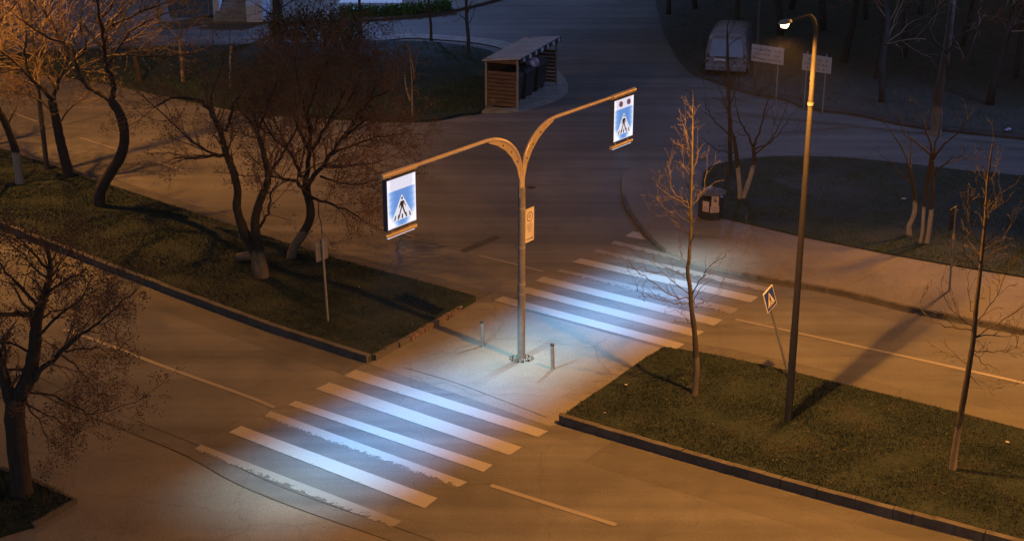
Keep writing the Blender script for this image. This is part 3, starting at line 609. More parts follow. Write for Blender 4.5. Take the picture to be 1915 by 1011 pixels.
tree('young_tree', (1780, 890), 'leaning young bare tree on right median beyond the street lamp', [([(1779, 893), (1790, 814), (1803, 741), (1813, 681), (1821, 628), (1826, 568), (1833, 509), (1839, 449), (1843, 403), (1846, 350), (1852, 300), (1856, 270)], 0.075, 0.012, 0.55, 0.0)],
     [([(1819, 618), (1780, 612), (1740, 595), (1724, 575), (1728, 550)], 0.026, 0.007), ([(1821, 628), (1866, 605), (1915, 575), (1940, 560)], 0.026, 0.008), ([(1820, 632), (1872, 628), (1915, 625)], 0.024, 0.007), ([(1818, 652), (1859, 658), (1899, 645), (1910, 625)], 0.02, 0.006),
      ([(1816, 655), (1836, 675), (1859, 688)], 0.018, 0.006), ([(1822, 600), (1859, 562), (1879, 515), (1876, 485)], 0.018, 0.006), ([(1822, 590), (1812, 560), (1808, 520), (1815, 490)], 0.016, 0.005), ([(1820, 610), (1790, 590), (1765, 560), (1762, 520)], 0.016, 0.005), ([(1812, 685), (1790, 668), (1772, 660)], 0.012, 0.005), ([(1833, 505), (1808, 480), (1800, 455)], 0.016, 0.005),
      ([(1838, 460), (1815, 430), (1805, 385), (1803, 360)], 0.014, 0.005), ([(1836, 490), (1860, 470), (1885, 430)], 0.014, 0.005), ([(1842, 410), (1862, 385), (1870, 350)], 0.012, 0.004), ([(1845, 370), (1830, 345), (1822, 315)], 0.010, 0.004), ([(1848, 345), (1862, 318), (1866, 300)], 0.010, .004), ([(1810, 700), (1835, 720), (1870, 725)], .012, .005)],
     dict(PY, dens=5.0, up=0.10, len=0.46, wander=0.16, rmin=0.0036), 22, M['bark_young'], M['twig_young'], None, KH - 0.03)
tree('forked_tree', (1386, 378), 'small V-shaped tree with two whitewashed stems behind the litter bin', [([(1384, 380), (1383, 345), (1379, 305), (1376, 280), (1372, 255)], 0.085, 0.06), ([(1386, 379), (1397, 350), (1407, 318), (1410, 295), (1408, 270)], 0.09, 0.06)],
     [([(1372, 257), (1365, 225), (1362, 190), (1358, 150)], 0.05, 0.012), ([(1373, 258), (1345, 235), (1325, 210), (1318, 185)], 0.04, 0.01), ([(1408, 272), (1395, 245), (1378, 215), (1375, 180)], 0.05, 0.012), ([(1409, 272), (1422, 240), (1432, 205), (1440, 170)], 0.05, 0.012), ([(1411, 280), (1440, 265), (1465, 240), (1480, 215)], 0.04, 0.01),
      ([(1375, 285), (1345, 282), (1315, 260)], 0.03, 0.01), ([(1410, 290), (1450, 250), (1470, 200)], 0.04, 0.01)],
     dict(PB, len=0.9, dens=1.5, kids=2.6, rmin=0.006, lev=2, spread=1.5), 31, M['bark_white'], M['bark'], None, 0.12)
tree('slim_tree', (1366, 332), 'thin dark straight-stemmed tree beside the whitewashed V-shaped tree', [([(1366, 334), (1365, 280), (1364, 200), (1362, 130), (1360, 60)], 0.09, 0.03, 0.3)], [([(1364, 220), (1350, 180), (1338, 150)], 0.03, 0.01), ([(1364, 200), (1380, 160), (1390, 130)], .03, .01)],
     dict(PB, len=1.0, dens=1.5, kids=2.6, rmin=0.007), 32, M['bark'], M['bark'], None, 0.12)
tree('forked_tree', (1724, 462), 'twin-stem tree with two upright whitewashed trunks on the grass island', [([(1716, 466), (1724, 440), (1727, 400), (1731, 360), (1737, 320), (1742, 290)], 0.06, 0.045), ([(1732, 464), (1738, 425), (1742, 385), (1743, 340), (1744, 300)], 0.075, 0.055)],
     [([(1742, 292), (1720, 270), (1695, 255), (1680, 215)], 0.05, 0.012), ([(1744, 300), (1765, 270), (1790, 250), (1810, 220)], 0.05, 0.012), ([(1743, 300), (1738, 260), (1725, 225), (1715, 195)], 0.05, 0.012), ([(1744, 300), (1755, 255), (1760, 215)], 0.05, 0.012), ([(1741, 330), (1775, 300), (1800, 290)], 0.04, .012)],
     dict(PB, len=0.8, dens=1.3, kids=2.4, rmin=0.006), 33, M['bark_white'], M['bark'], None, 0.12)
tree('forked_tree', (1702, 448), 'crooked single whitewashed trunk left of the twin-stem tree', [([(1702, 451), (1700, 425), (1708, 405), (1711, 385), (1708, 350), (1700, 310)], 0.09, 0.05)],
     [([(1700, 312), (1685, 275), (1665, 245), (1650, 225)], 0.04, 0.01), ([(1701, 315), (1705, 275), (1698, 240)], 0.04, 0.01), ([(1706, 345), (1680, 320), (1660, 300)], 0.03, 0.01)],
     dict(PB, len=0.8, dens=1.3, kids=2.4, rmin=0.006), 34, M['bark_white'], M['bark'], None, 0.12)
tree('tall_tree', (1750, 252), 'tall tree with streaky pale bark at the edge of the dark wood', [([(1750, 254), (1752, 220), (1756, 170), (1768, 110), (1775, 60), (1782, 0)], 0.24, 0.12)],
     [([(1758, 160), (1790, 130), (1815, 95), (1825, 60), (1850, 40)], 0.09, 0.03), ([(1772, 100), (1745, 70), (1730, 30)], 0.07, 0.02), ([(1768, 110), (1800, 50), (1830, 10)], 0.06, 0.02)],
     dict(PB, len=1.6, dens=0.9, kids=2.4, rmin=0.01, spread=3), 35, M['bark_young'], M['twig'], None, 0.1)
tree('sapling', (772, 222), 'thin three-stemmed sapling with pale bark on the dark lawn', [([(772, 224), (771, 180), (770, 140), (768, 110)], 0.05, 0.02, 0.5), ([(768, 190), (760, 165), (757, 140)], 0.05, 0.02), ([(776, 150), (770, 110), (762, 85)], 0.035, 0.012, .5)], [([(771, 150), (778, 120), (782, 95)], 0.02, 0.008)],
     dict(PB, len=0.9, dens=1.0, kids=2.2, rmin=0.006), 36, M['twig_pale'], M['twig'], None, 0.1)
GL = 'slim trees along the blue-lit road'
tree('roadside_tree', (876, 112), 'slim bare tree at the curved end of the footpath', [([(876, 113), (876, 75), (873, 40), (872, 5), (870, -40)], 0.10, 0.06, .5)], [([(874, 50), (885, 30), (890, 5)], 0.03, 0.01), ([(873, 40), (862, 28), (855, 10)], .03, .01)], dict(PB, len=0.8, dens=1.2, kids=2.2, rmin=0.008), 37, M['bark'], M['bark'], GL, 0.1)
tree('roadside_tree', (806, 76), 'slim dark tree between the hedge and the pale footpath', [([(806, 77), (806, 50), (803, 20), (800, -30)], 0.08, 0.05, .6)], [([(804, 30), (795, 10), (790, -10)], 0.03, 0.01)], dict(PB, len=0.8, dens=1.0, kids=2.0, rmin=0.008), 38, M['bark'], M['bark'], GL, 0.1)
tree('roadside_tree', (674, 62), 'slim dark tree at the left end of the green hedge', [([(674, 63), (674, 35), (672, 5), (671, -40)], 0.09, 0.06, .6)], [], dict(PB, len=0.8, dens=0.8, kids=2.0, rmin=0.008), 39, M['bark'], M['bark'], GL, 0.1)
tree('roadside_tree', (518, 62), 'thick dark trunk behind the evergreen shrubs', [([(518, 64), (517, 30), (516, 0), (516, -50)], 0.24, 0.18, .3)], [([(517, 34), (500, 22), (480, 10)], 0.06, 0.02), ([(518, 20), (540, 5), (560, -15)], .06, .02)], dict(PB, len=1.4, dens=0.8, kids=2.0, rmin=0.01), 40, M['bark'], M['bark'], GL, 0.1)
tree('roadside_tree', (342, 158), 'small tree with orange-lit crown below the blue road on the left', [([(343, 160), (340, 120), (337, 90), (335, 70)], 0.09, 0.05)], [([(335, 72), (310, 50), (280, 42)], 0.04, 0.012), ([(336, 75), (355, 50), (375, 35)], 0.04, 0.012), ([(335, 75), (335, 45), (330, 25)], .04, .012), ([(338, 100), (370, 95), (390, 88)], .03, .01), ([(337, 100), (300, 90), (260, 95)], .03, .01)], dict(PB, len=1.0, dens=2.0, kids=3.0, rmin=0.009, spread=2), 41, M['twig_pale'], M['twig_pale'], GL, 0.1)

# bare trees of the dark wood: three kinds copied
def wood_tree(seed, h):
    rng = random.Random(seed); t = thing('woodland_tree', (0, 0, 0), 'dim bare tree among the dark wood beyond the parking road', 'tree', 'bare trees of the dark wood')
    m = MB(); S = Segs(); pts = [Vector((0, 0, -0.1))]; d = Vector((rng.uniform(-.1, .1), rng.uniform(-.1, .1), 1))
    for i in range(9):
        d = (d + Vector((rng.gauss(0, .07), rng.gauss(0, .07), 0.05))).normalized(); pts.append(pts[-1] + d * h / 9)
    rr = [0.17 - 0.014 * i for i in range(10)]; m.tube(pts, rr, 8, True, .06, rng); m.build('trunk', M['bark'], t, True)
    P = dict(PB, len=2.6, dens=1.0, kids=3.4, rmin=0.009, seg=0.4, wander=0.2)
    for i in range(3, 9):
        for k in range(3):
            a = rng.uniform(0, 6.28); branch(S, tuple(pts[i]), (math.cos(a), math.sin(a), rng.uniform(.2, .9)), P['len'] * rng.uniform(.5, 1.2), rr[i] * .5, 2, rng, P)
    branch(S, tuple(pts[-1]), (0, 0, 1), 2, rr[-1], 2, rng, P); S.build('crown', M['twig'], t, (0, 0, 0)); return t
protos = [wood_tree(s, h) for s, h in ((51, 8.5), (52, 10), (53, 9))]
rw = random.Random(5)
spots = [(1580, 120), (1540, 60), (1640, 150), (1690, 110), (1850, 200), (1900, 150), (1250, 30), (1300, 20), (1380, 60), (1460, 70), (1620, 40), (1720, 30), (1800, 90), (1480, 20), (1650, 195), (1890, 60)]
for i, (x, y) in enumerate(spots):
    o = protos[i] if i < 3 else copy_tree(protos[i % 3])
    q = G(x, y); o.location = (q.x, q.y, 0.1); o.rotation_euler = (0, 0, rw.uniform(0, 6.28)); s = rw.uniform(0.8, 1.15); o.scale = (s, s, s)

# shrubs and the clipped hedge
def shrub(x, y, h, n, label, seed):
    b = G(x, y); b.z = 0.1; rng = random.Random(seed); t = thing('evergreen_shrub', b, label, 'shrub', 'evergreen shrubs by the blue road'); S = Segs(); pts = []
    for i in range(n):
        p = (b.x + rng.gauss(0, .35), b.y + rng.gauss(0, .35), 0.1); d = nrm((rng.gauss(0, .28), rng.gauss(0, .28), 1)); L = h * rng.uniform(.6, 1.1); k = 7
        for j in range(k):
            q = (p[0] + d[0] * L / k, p[1] + d[1] * L / k, p[2] + d[2] * L / k); S.add(p, q, .012, .009); d = nrm((d[0] + rng.gauss(0, .08), d[1] + rng.gauss(0, .08), d[2])); p = q
            if j > 1: pts += [p] * 2
    S.build('stem_clump', M['bark'], t, tuple(b)); leaves('foliage', pts, 26 * n, 0.085, 0.10, M['leaf_green'], t, b, seed); return t
for i, (x, y, h, lb) in enumerate([(530, 100, 2.0, 'dark evergreen shrub with upright shoots below the thick trunk'), (572, 101, 2.5, 'tallest dark evergreen shrub in the middle of its row'), (615, 102, 2.1, 'dark evergreen shrub right of the tallest one'), (658, 103, 1.8, 'lowest dark evergreen shrub at the right end of its row')]): shrub(x, y, h, 42, lb, 60 + i)
hb = [G(x, y) for x, y in ((640, 36), (700, 35), (770, 31), (840, 24))]
hd = thing('hedge', hb[0], 'low bright green hedge edging the lit terrace', 'hedge'); hd.location.z = 0.12
hp = [p + Vector((random.Random(i).uniform(-.2, .2), k * 0.22, 0.25 + 0.22 * j)) for i, p in enumerate(resample(hb, 0.14)) for j in range(2) for k in range(3)]
leaves('foliage', hp, 9000, 0.09, 0.10, M['leaf_hedge'], hd, hd.location, 71)
S_ = Segs()
for p in resample(hb, 0.3): S_.add((p.x, p.y + .3, 0.1), (p.x + .1, p.y + .35, 0.9), .02, .01)
S_.build('stem_clump', M['bark'], hd, tuple(hd.location))

# ------------------------------------------------------------------ street lamps
def street_lamp(base, label, arm_dir, H=9.0, arm=1.45, power=P_STREET, lens='sodium', colr=SODIUM, cone=164, group='street lamps on the median', back=True, aim=None, post_dim=0.9, reach=(0.6, 2.0), name='street_lamp'):
    t = thing(name, base, label, 'street lamp', group); a = Vector(arm_dir).normalized(); sd = Vector((-a.y, a.x, 0))
    m = MB(); m.tube([(0, 0, -0.05), (0, 0, 0.5), (0, 0, 2.2)], [0.088, 0.086, 0.084], 14); m.tube([(0, 0, 2.2), (0, 0, H - 1.0)], [0.078, 0.05], 14); m.build('pole', M['lamp_pole'], t, 'auto')
    p = [Vector((0, 0, H - 1.0)), Vector((0, 0, H - .55))] + [a * (0.45 - 0.45 * math.cos(x)) + Vector((0, 0, H - .55 + .45 * math.sin(x))) for x in (0.4, .8, 1.2, 1.5)] + [a * (arm - .25) + Vector((0, 0, H - .08))]
    m = MB(); m.tube(p, [0.05, .045, .04, .035, .032, .03, .03], 10); m.build('bracket_arm', M['lamp_pole'], t, 'auto')
    m = MB(); m.tube([(0, 0, H * .78), (0, 0, H * .78 + .06)], 0.068, 14); m.build('clamp_band', M['galv'], t, 'auto')
    h0 = a * arm + Vector((0, 0, H - .1)); m = MB()
    prof = [(-.32, .05, .05), (-.2, .11, .09), (.1, .15, .10), (.28, .12, .08), (.36, .05, .05)]; vs, fs = [], []
    for x, w, z in prof: x *= .7; w *= .7; z *= .6; vs += [h0 + a * x + sd * w, h0 + a * x + sd * w * .6 + UP * z, h0 + a * x - sd * w * .6 + UP * z, h0 + a * x - sd * w]
    for i in range(4):
        for j in range(4): fs.append((i * 4 + j, i * 4 + (j + 1) % 4, i * 4 + 4 + (j + 1) % 4, i * 4 + 4 + j))
    fs += [(3, 2, 1, 0), (16, 17, 18, 19)]; hd_ = m.add(vs, fs).build('lamp_head', M['galv'], t, 'auto')
    m = MB(); vs, fs = [], []                    # bowl lens under the head
    for i, x in enumerate((-.16, -.08, .08, .2, .28)):
        x *= .55; w = (.04, .07, .08, .07, .04)[i]; z = (-.02, -.08, -.10, -.08, -.02)[i]
        vs += [h0 + a * x + sd * w - UP * .004, h0 + a * x + sd * w * .6 + UP * (z - .004), h0 + a * x - sd * w * .6 + UP * (z - .004), h0 + a * x - sd * w - UP * .004]
    for i in range(4):
        for j in range(3): fs.append((i * 4 + j, i * 4 + 4 + j, i * 4 + 5 + j, i * 4 + j + 1))
    m.add(vs, fs).build('lens', M[lens], t)
    ld = bpy.data.lights.new('lamp_light', 'SPOT'); ld.energy = power; ld.color = colr; ld.spot_size = R(cone); ld.spot_blend = 0.3; ld.shadow_soft_size = 0.12; None if aim else beam(ld, 'street', back, reach, *((1.4, 2.9), 0.85, post_dim) if lens == 'sodium' else ((0.3, 1.1), 0.0, 0.0))
    lo = bpy.data.objects.new('lamp_light', ld); COL.objects.link(lo); lo.parent = t; lo.location = h0 + Vector((0, 0, -.30)); lo.rotation_euler = (0, 0, 0)
    if aim: ld.spot_blend = 0.9; ld.shadow_soft_size = 0.55; lo.rotation_euler = (Vector(aim) - Vector(base) - lo.location).to_track_quat('-Z', 'Y').to_euler()
    return t
A = G(1473, 796); B = G(89, 325); C_ = A + (A - B) + W * 3.2; A.z = KH - .03; B.z = KH - .05
street_lamp(A, 'tall lit street lamp with orange glow on the right median', -W, H=9.3)
street_lamp(B, 'street lamp post among the bare trees at far left', -W, H=11.0, power=P_STREET * 1.2, reach=(0.8, 2.3), post_dim=0.0)
street_lamp(C_, 'street lamp further along the right median', -W, power=P_STREET * 4.4, reach=(2.5, 4.3), back=False)
D_ = A + W * 21.5; D_.z = .1
street_lamp(D_, 'unseen orange lamp added behind the grass island, aimed at the far carriageway', -W, arm=0.8, power=P_FAR, cone=80, aim=(7.2, 31.0, 0))  # unseen lamp, added to lighten the pole shadow on the far road
# colder lamps of the parking area
street_lamp(G(1411, 181) + Vector((0, 0, .1)), 'grey lamp pole behind the left notice board', Vector((-.5, -.85, 0)), 9.5, 1.3, P_COOL * 0.6, 'cool_lens', COOL, 164, 'cold lamps of the parking road', reach=(1.4, 3.0), name='parking_lamp')
street_lamp(Vector((23.5, 54.5, 0)), 'cold white lamp at the right end of the parking road', Vector((-.6, -.8, 0)), 9.5, 1.5, P_COOL, 'cool_lens', COOL, 164, 'cold lamps of the parking road', reach=(1.2, 2.8), name='parking_lamp')
street_lamp(Vector((-9, 92, 0)), 'cold white lamp by the building entrance', Vector((.1, -1, 0)), 8.0, 1.5, P_COOL * 1.7, 'cool_lens', COOL, 164, 'cold lamps of the parking road', reach=(1.6, 4.0), back=False, name='parking_lamp')

# ------------------------------------------------------------------ crossing arch with two lit sign boxes
PB0 = G(975, 671); AT = lambda s, z, u=0.0: W * s + UP * z + U * u
arch = thing('crossing_arch', PB0, 'double-armed pole carrying two lit pedestrian signs over the zebra crossing', 'sign gantry')
m = MB(); m.tube([(0, 0, -.05), (0, 0, 2.0)], 0.098, 18); m.tube([(0, 0, 2.0), (0, 0, 4.5)], 0.088, 18); m.build('pole', M['post_steel'], arch, 'auto')
m = MB(); m.tube([(0, 0, 0), (0, 0, .02)], .19, 16)
for k in range(4): m.box(W * (.14 * math.cos(k * 1.5708 + .78)) + U * (.14 * math.sin(k * 1.5708 + .78)), .04, .04, .06)
for k in range(4): m.prism([W * .09 * (1 if k % 2 else -1) * 1 + UP * .02, W * .17 * (1 if k % 2 else -1) + UP * .02, W * .09 * (1 if k % 2 else -1) + UP * .2], U * .01) if k < 2 else None
m.build('base_flange', M['galv'], arch)
for z in (1.75, 2.0, 2.95, 3.95):
    m = MB(); m.tube([(0, 0, z), (0, 0, z + .05)], .104 if z < 2.2 else .094, 18); m.build('clamp_band', M['galv'], arch, 'auto')
for sg in (-1, 1):
    c = smooth_line([AT(sg * x, z) for x, z in ((.045, 4.25), (.045, 4.7), (.055, 5.0), (.13, 5.27), (.31, 5.52), (.60, 5.74), (.97, 5.89), (1.35, 5.945), (1.8, 5.95), (4.0, 5.95))], 4)
    m = MB(); m.tube(c, 0.046, 14); arm_o = m.build('arm', M['arch_paint'], arch, 'auto')
    m = MB(); m.tube([AT(sg * 3.98, 5.94), AT(sg * 5.1, 5.95)], 0.068, 14); m.tube([AT(sg * 5.1, 5.95), AT(sg * 5.12, 5.95)], 0.05, 14); m.build('sign_rail', M['arch_paint'], arch, 'auto')
    out = [(.045, 4.9), (.09, 5.22), (.28, 5.5), (.58, 5.74), (.96, 5.89), (1.3, 5.935)]
    inn = [(1.32, 5.87), (.99, 5.74), (.68, 5.56), (.42, 5.33), (.21, 5.04), (.11, 4.72)]
    poly = [AT(sg * x, z, -.012) for x, z in out + inn]
    m = MB(); m.prism(poly, U * .024); gp = m.build('gusset_plate', M['arch_paint'], arch)
    for x, z in ((.20, 5.18), (.44, 5.47), (.77, 5.70)):
        q = AT(sg * x, z, .013); m = MB(); m.disc(q, .022, 10, W, UP); m.tube([q, q + U * .006], .022, 10); m.build('bolt', M['black'], gp)
def sign_box(sg):
    s0, s1, z0, z1, th = 4.01, 5.0, 4.72, 5.86, 0.11
    cs, cz = sg * (s0 + s1) / 2, (z0 + z1) / 2; o = PB0 + AT(cs, cz)
    t = thing('lit_sign_box', o, 'lit pedestrian crossing sign box with two dark round lamps, hanging far right' if sg > 0 else 'lit pedestrian crossing sign box hanging from the left arm', 'light box sign', 'lit sign boxes on the arch', rz=UANG)
    # local frame: x = U (faces the camera side), y = W, z up
    hw, hh = (s1 - s0) / 2, (z1 - z0) / 2
    m = MB(); fr = .025
    for y0 in (-1, 1): m.box((0, y0 * (hw - fr / 2), -hh), th, fr, 2 * hh)
    m.box((0, 0, -hh), th - .004, 2 * hw - 2 * fr, fr); m.box((0, 0, hh - fr), th - .004, 2 * hw - 2 * fr, fr); m.build('casing', M['box_side'], t)
    for f in (1, -1):
        x = f * (th / 2 - .003); w = hw - .012
        def P3(y, z, d): return Vector((x + f * d, y, z))
        m = MB(); q = [P3(-w, -hh + .01, 0), P3(w, -hh + .01, 0), P3(w, hh - .01, 0), P3(-w, hh - .01, 0)]; m.poly(q if f > 0 else q[::-1]); fo = m.build('light_panel', M['face'], t)
        m = MB(); b = w - .035; q = [P3(-b, -hh + .045, .004), P3(b, -hh + .045, .004), P3(b, hh - .29, .004), P3(-b, hh - .29, .004)]; m.poly(q if f > 0 else q[::-1]); m.build('blue_field', M['face_blue'], fo)
        tz, bz, tw = hh - .41, -hh + .17, .37
        m = MB(); q = [P3(-tw, bz, .008), P3(tw, bz, .008), P3(0, tz, .008)]; m.poly(q if f > 0 else q[::-1]); m.build('triangle', M['face_tri'], fo)
        m = MB(); d = .012
        def pl_(pts): 
            q = [P3(f * y, z + bz, d) for y, z in pts]; m.poly(q)
        m.add([P3(f * (.03 * math.cos(a) - .0), bz + .47 + .03 * math.sin(a), d) for a in [k * .5236 for k in range(12)]], [tuple(range(12))])
        pl_([(-.055, .41), (.055, .41), (.04, .27), (-.045, .27)])                       # body
        pl_([(-.055, .41), (-.03, .37), (-.085, .27), (-.11, .285)]); pl_([(.055, .41), (.03, .385), (.085, .33), (.115, .28), (.095, .27), (.07, .32)])   # arms
        pl_([(-.045, .275), (.0, .275), (-.06, .15), (-.105, .04), (-.14, .055), (-.095, .16)]); pl_([(-.005, .275), (.04, .275), (.085, .16), (.13, .08), (.10, .06), (.05, .14)])  # legs
        for y, w_, tp in ((-.26, .022, .03), (-.145, .022, .015), (-.01, .024, 0), (.13, .022, -.015), (.26, .022, -.03)): pl_([(y - w_, .02), (y + w_, .02), (y + w_ + tp, .12), (y - w_ + tp + .01, .12)])
        m.build('walking_figure', M['black'], fo)
        if sg > 0:
            for y in (-.18, .2):
                m = MB(); q = P3(y, hh - .15, .004); m.tube([q, q + Vector((f * .03, 0, 0))], .075, 20); m.build('round_lamp', M['faint_lamp'], t, 'auto')
    for y in (-.3, .3):
        for za, zb in ((hh - .01, hh + .05), (-hh + .01, -hh - .10)):
            m = MB(); m.tube([(0, y, za), (0, y, zb)], .015, 8); m.build('hanger', M['arch_paint'], t)
    m = MB(); m.tube([(0, -hw - .02, -hh - .13), (0, hw + .02, -hh - .13)], .05, 12); br = m.build('flood_light', M['arch_paint'], t, 'auto')
    m = MB(); m.box((0, 0, -hh - .186), .05, 2 * hw - .1, .006); m.build('led_strip', M['face'], br)
    ld = bpy.data.lights.new('flood_beam', 'SPOT'); ld.energy = P_ARCH; ld.color = LED; ld.spot_size = R(150); ld.spot_blend = 0.3; ld.shadow_soft_size = 0.12; beam(ld, 'arch')
    lo = bpy.data.objects.new('flood_beam', ld); COL.objects.link(lo); lo.parent = t; lo.location = (0, 0, -hh - .22); 
    return t
sign_box(-1); sign_box(1)
ib = thing('info_sign', PB0 + AT(.095, 3.45), 'white rule board with a ring symbol strapped to the arch pole', 'sign', rz=UANG)
m = MB(); m.box((0, .235, -.42), .015, .36, .86); m.build('board', M['white_board'], ib)
m = MB()
for i in range(24):
    a0, a1 = i * math.pi / 12, (i + 1) * math.pi / 12
    m.poly([Vector((.0095, .235 + r * math.cos(a), .22 + r * math.sin(a))) for r, a in ((.125, a0), (.125, a1), (.105, a1), (.105, a0))][::-1])
m.build('ring', M['black'], ib)
m = MB()
for z, w in ((.25, .09), (.22, .11), (.19, .09), (.02, .2), (-.03, .22), (-.08, .16), (-.14, .12)): m.box((.009, .235, z), .003, w, .018)
m.box((.009, .235, -.36), .003, .28, .035); m.build('print', M['board_print'], ib)
for x, y, lb in ((1034, 690, 'short steel bollard right of the arch pole'), (903, 647, 'short steel bollard left of the arch pole')):
    bb = thing('bollard', G(x, y), lb, 'bollard', 'bollards on the refuge'); m = MB(); m.tube([(0, 0, -.05), (0, 0, .66)], .05, 14); m.build('post', M['galv'], bb, 'auto')
    m = MB(); m.tube([(0, 0, .66), (0, 0, .685), (0, 0, .70)], [.054, .054, .03], 14); m.build('cap', M['dark_metal'], bb, 'auto')
    bb.rotation_euler = (R(2), R(-2), 0)
grass('grass', [PB0 + Vector((.32 * math.cos(a), .28 * math.sin(a), 0)) for a in [k * .524 for k in range(12)]], 0.004, 700, 0.06, M['grass'], 9)

# ------------------------------------------------------------------ other signs
def ped_mesh(m, sz, y0=0.0, z0=0.0, x=0.0, f=1):
    for pts in ([(-.055, .41), (.055, .41), (.04, .27), (-.045, .27)], [(-.045, .275), (.0, .275), (-.06, .15), (-.105, .04), (-.14, .055), (-.095, .16)], [(-.005, .275), (.04, .275), (.085, .16), (.13, .08), (.10, .06), (.05, .14)], [(-.055, .41), (-.03, .37), (-.085, .27), (-.11, .285)],
                [(-.03, .44), (.03, .44), (.03, .50), (-.03, .50)], [(-.28, .02), (-.24, .02), (-.21, .11), (-.25, .11)], [(-.02, .02), (.02, .02), (.02, .11), (-.02, .11)], [(.24, .02), (.28, .02), (.25, .11), (.21, .11)]):
        m.poly([Vector((x, y0 + f * y * sz, z0 + z * sz)) for y, z in pts])
bp = G(1476, 716); tp = V(1432, 540, bp.y - .12); ax = (tp - bp).normalized(); bp.z = KH - .05
ls = thing('crossing_sign', bp, 'tilted blue pedestrian crossing sign on a leaning post behind the street lamp', 'road sign')
m = MB(); m.tube([Vector((0, 0, -.05)), tp - bp - ax * .05], .03, 10); m.build('post', M['galv'], ls, 'auto')
pw = W.copy(); pn = ax.cross(pw).normalized(); pw = pn.cross(ax).normalized(); 
pn = -U if pn.dot(U) > 0 else pn
fn = -pn if False else pn
pc = tp - bp - ax * .27; face = (Vector((0, 0, CAMH)) - tp); fn = pn if pn.dot(face) > 0 else -pn
def PS(a, b, d): return pc + pw * (a * .74) + ax * (b * .74) + fn * d
m = MB(); m.prism([PS(-.34, -.34, .03), PS(.34, -.34, .03), PS(.34, .34, .03), PS(-.34, .34, .03)], fn * .02); m.build('panel', M['yellow_white'], ls)
m = MB(); m.poly([PS(-.31, -.31, .053), PS(.31, -.31, .053), PS(.31, .31, .053), PS(-.31, .31, .053)]); m.build('blue_field', M['blue_sign'], ls)
m = MB(); m.poly([PS(-.26, -.22, .056), PS(.26, -.22, .056), PS(0, .24, .056)]); m.build('triangle', M['yellow_white'], ls)
m = MB(); tmp = MB(); ped_mesh(tmp, .75)
m.add([PS(v[1], v[2] - .24, .059) for v in tmp.v], tmp.f); m.build('walking_figure', M['black'], ls)
def back_sign(base, top, w, h, label, rot, band=False, z0=0.0):
    b = G(*base); tpp = V(top[0], top[1], b.y); b.z = z0; t = thing('road_sign', b, label, 'road sign'); a = (tpp - b); an = a.normalized()
    m = MB(); m.tube([Vector((0, 0, -.05)), a], .032, 10); m.build('post', M['galv'], t, 'auto')
    c = a - an * (h / 2 + .02); m = MB(); d = Vector(rot).normalized(); n = d.cross(an).normalized()
    if n.dot(Vector((0, -1, 0))) > 0: n = -n
    m.prism([c - d * w / 2 - an * h / 2 + n * .035, c + d * w / 2 - an * h / 2 + n * .035, c + d * w / 2 + an * h / 2 + n * .035, c - d * w / 2 + an * h / 2 + n * .035], n * .018); m.build('panel', M['post_steel'] if not band else M['dark_metal'], t)
    m = MB(); m.prism([c - d * w * .42 + an * h * k + n * .02 for k in (.25, .30)] + [c + d * w * .42 + an * h * k + n * .02 for k in (.30, .25)], n * .014); m.build('bracket', M['galv'], t)
    if band: m = MB(); m.tube([a * .62, a * .68], .04, 10); m.build('reflective_band', M['band'], t, 'auto')
    return t
back_sign((614, 612), (602, 447), .44, .56, 'grey back of a square road sign on a thin post, left median', W, z0=Z)
back_sign((1775, 549), (1787, 387), .6, .62, 'road sign on a thin post with an orange band, far pavement', W, True, .1)
back_sign((430, 172), (431, 86), .12, .3, 'plain orange-lit marker post on the dark lawn', U, False, .1)
def board(pa, pb, y_top, h, label, seed, w=None):
    a, b = G(*pa), G(*pb); a.z = b.z = .1; t = thing('notice_board', a, label, 'notice board', 'white notice boards by the wood'); d = (b - a).normalized(); L = (b - a).length
    zt = V(pa[0], y_top, a.y).z; n = d.cross(UP).normalized(); n = n if n.y < 0 else -n
    for p in (a, b):
        m = MB(); m.tube([p - a - UP * .15, p - a + UP * (zt + .1 - .1)], .03, 8); m.build('post', M['galv'], t, 'auto')
    c0 = d * -.18 + UP * (zt - h - .1) + n * .04; L += .45
    m = MB(); m.prism([c0, c0 + d * L, c0 + d * L + UP * h, c0 + UP * h], n * .03); m.build('board', M['white_board'], t)
    rng = random.Random(seed); m = MB()
    for r in range(3):
        x = .1
        while x < L - .15:
            w_ = rng.uniform(.05, .12)
            if rng.random() < .85:
                q = c0 + n * .033 + d * x + UP * (h - .14 - r * h * .27); hh = h * .15
                m.poly([q - UP * hh, q + d * w_ * .35 - UP * hh, q + d * w_ * .5, q + d * w_ * .1])
                m.poly([q + d * w_ * .4 - UP * hh * .5, q + d * w_ - UP * hh * .6, q + d * w_ - UP * hh * .35, q + d * w_ * .4 - UP * hh * .3])
            x += w_ + .03
    m.build('lettering', M['board_print'], t)
board((1409, 181), (1451, 188), 83, .72, 'white notice board beside the grey lamp pole, with dark lettering', 1)
board((1503, 205), (1538, 211), 101, .68, 'white notice board seen partly behind the tall street lamp', 2)

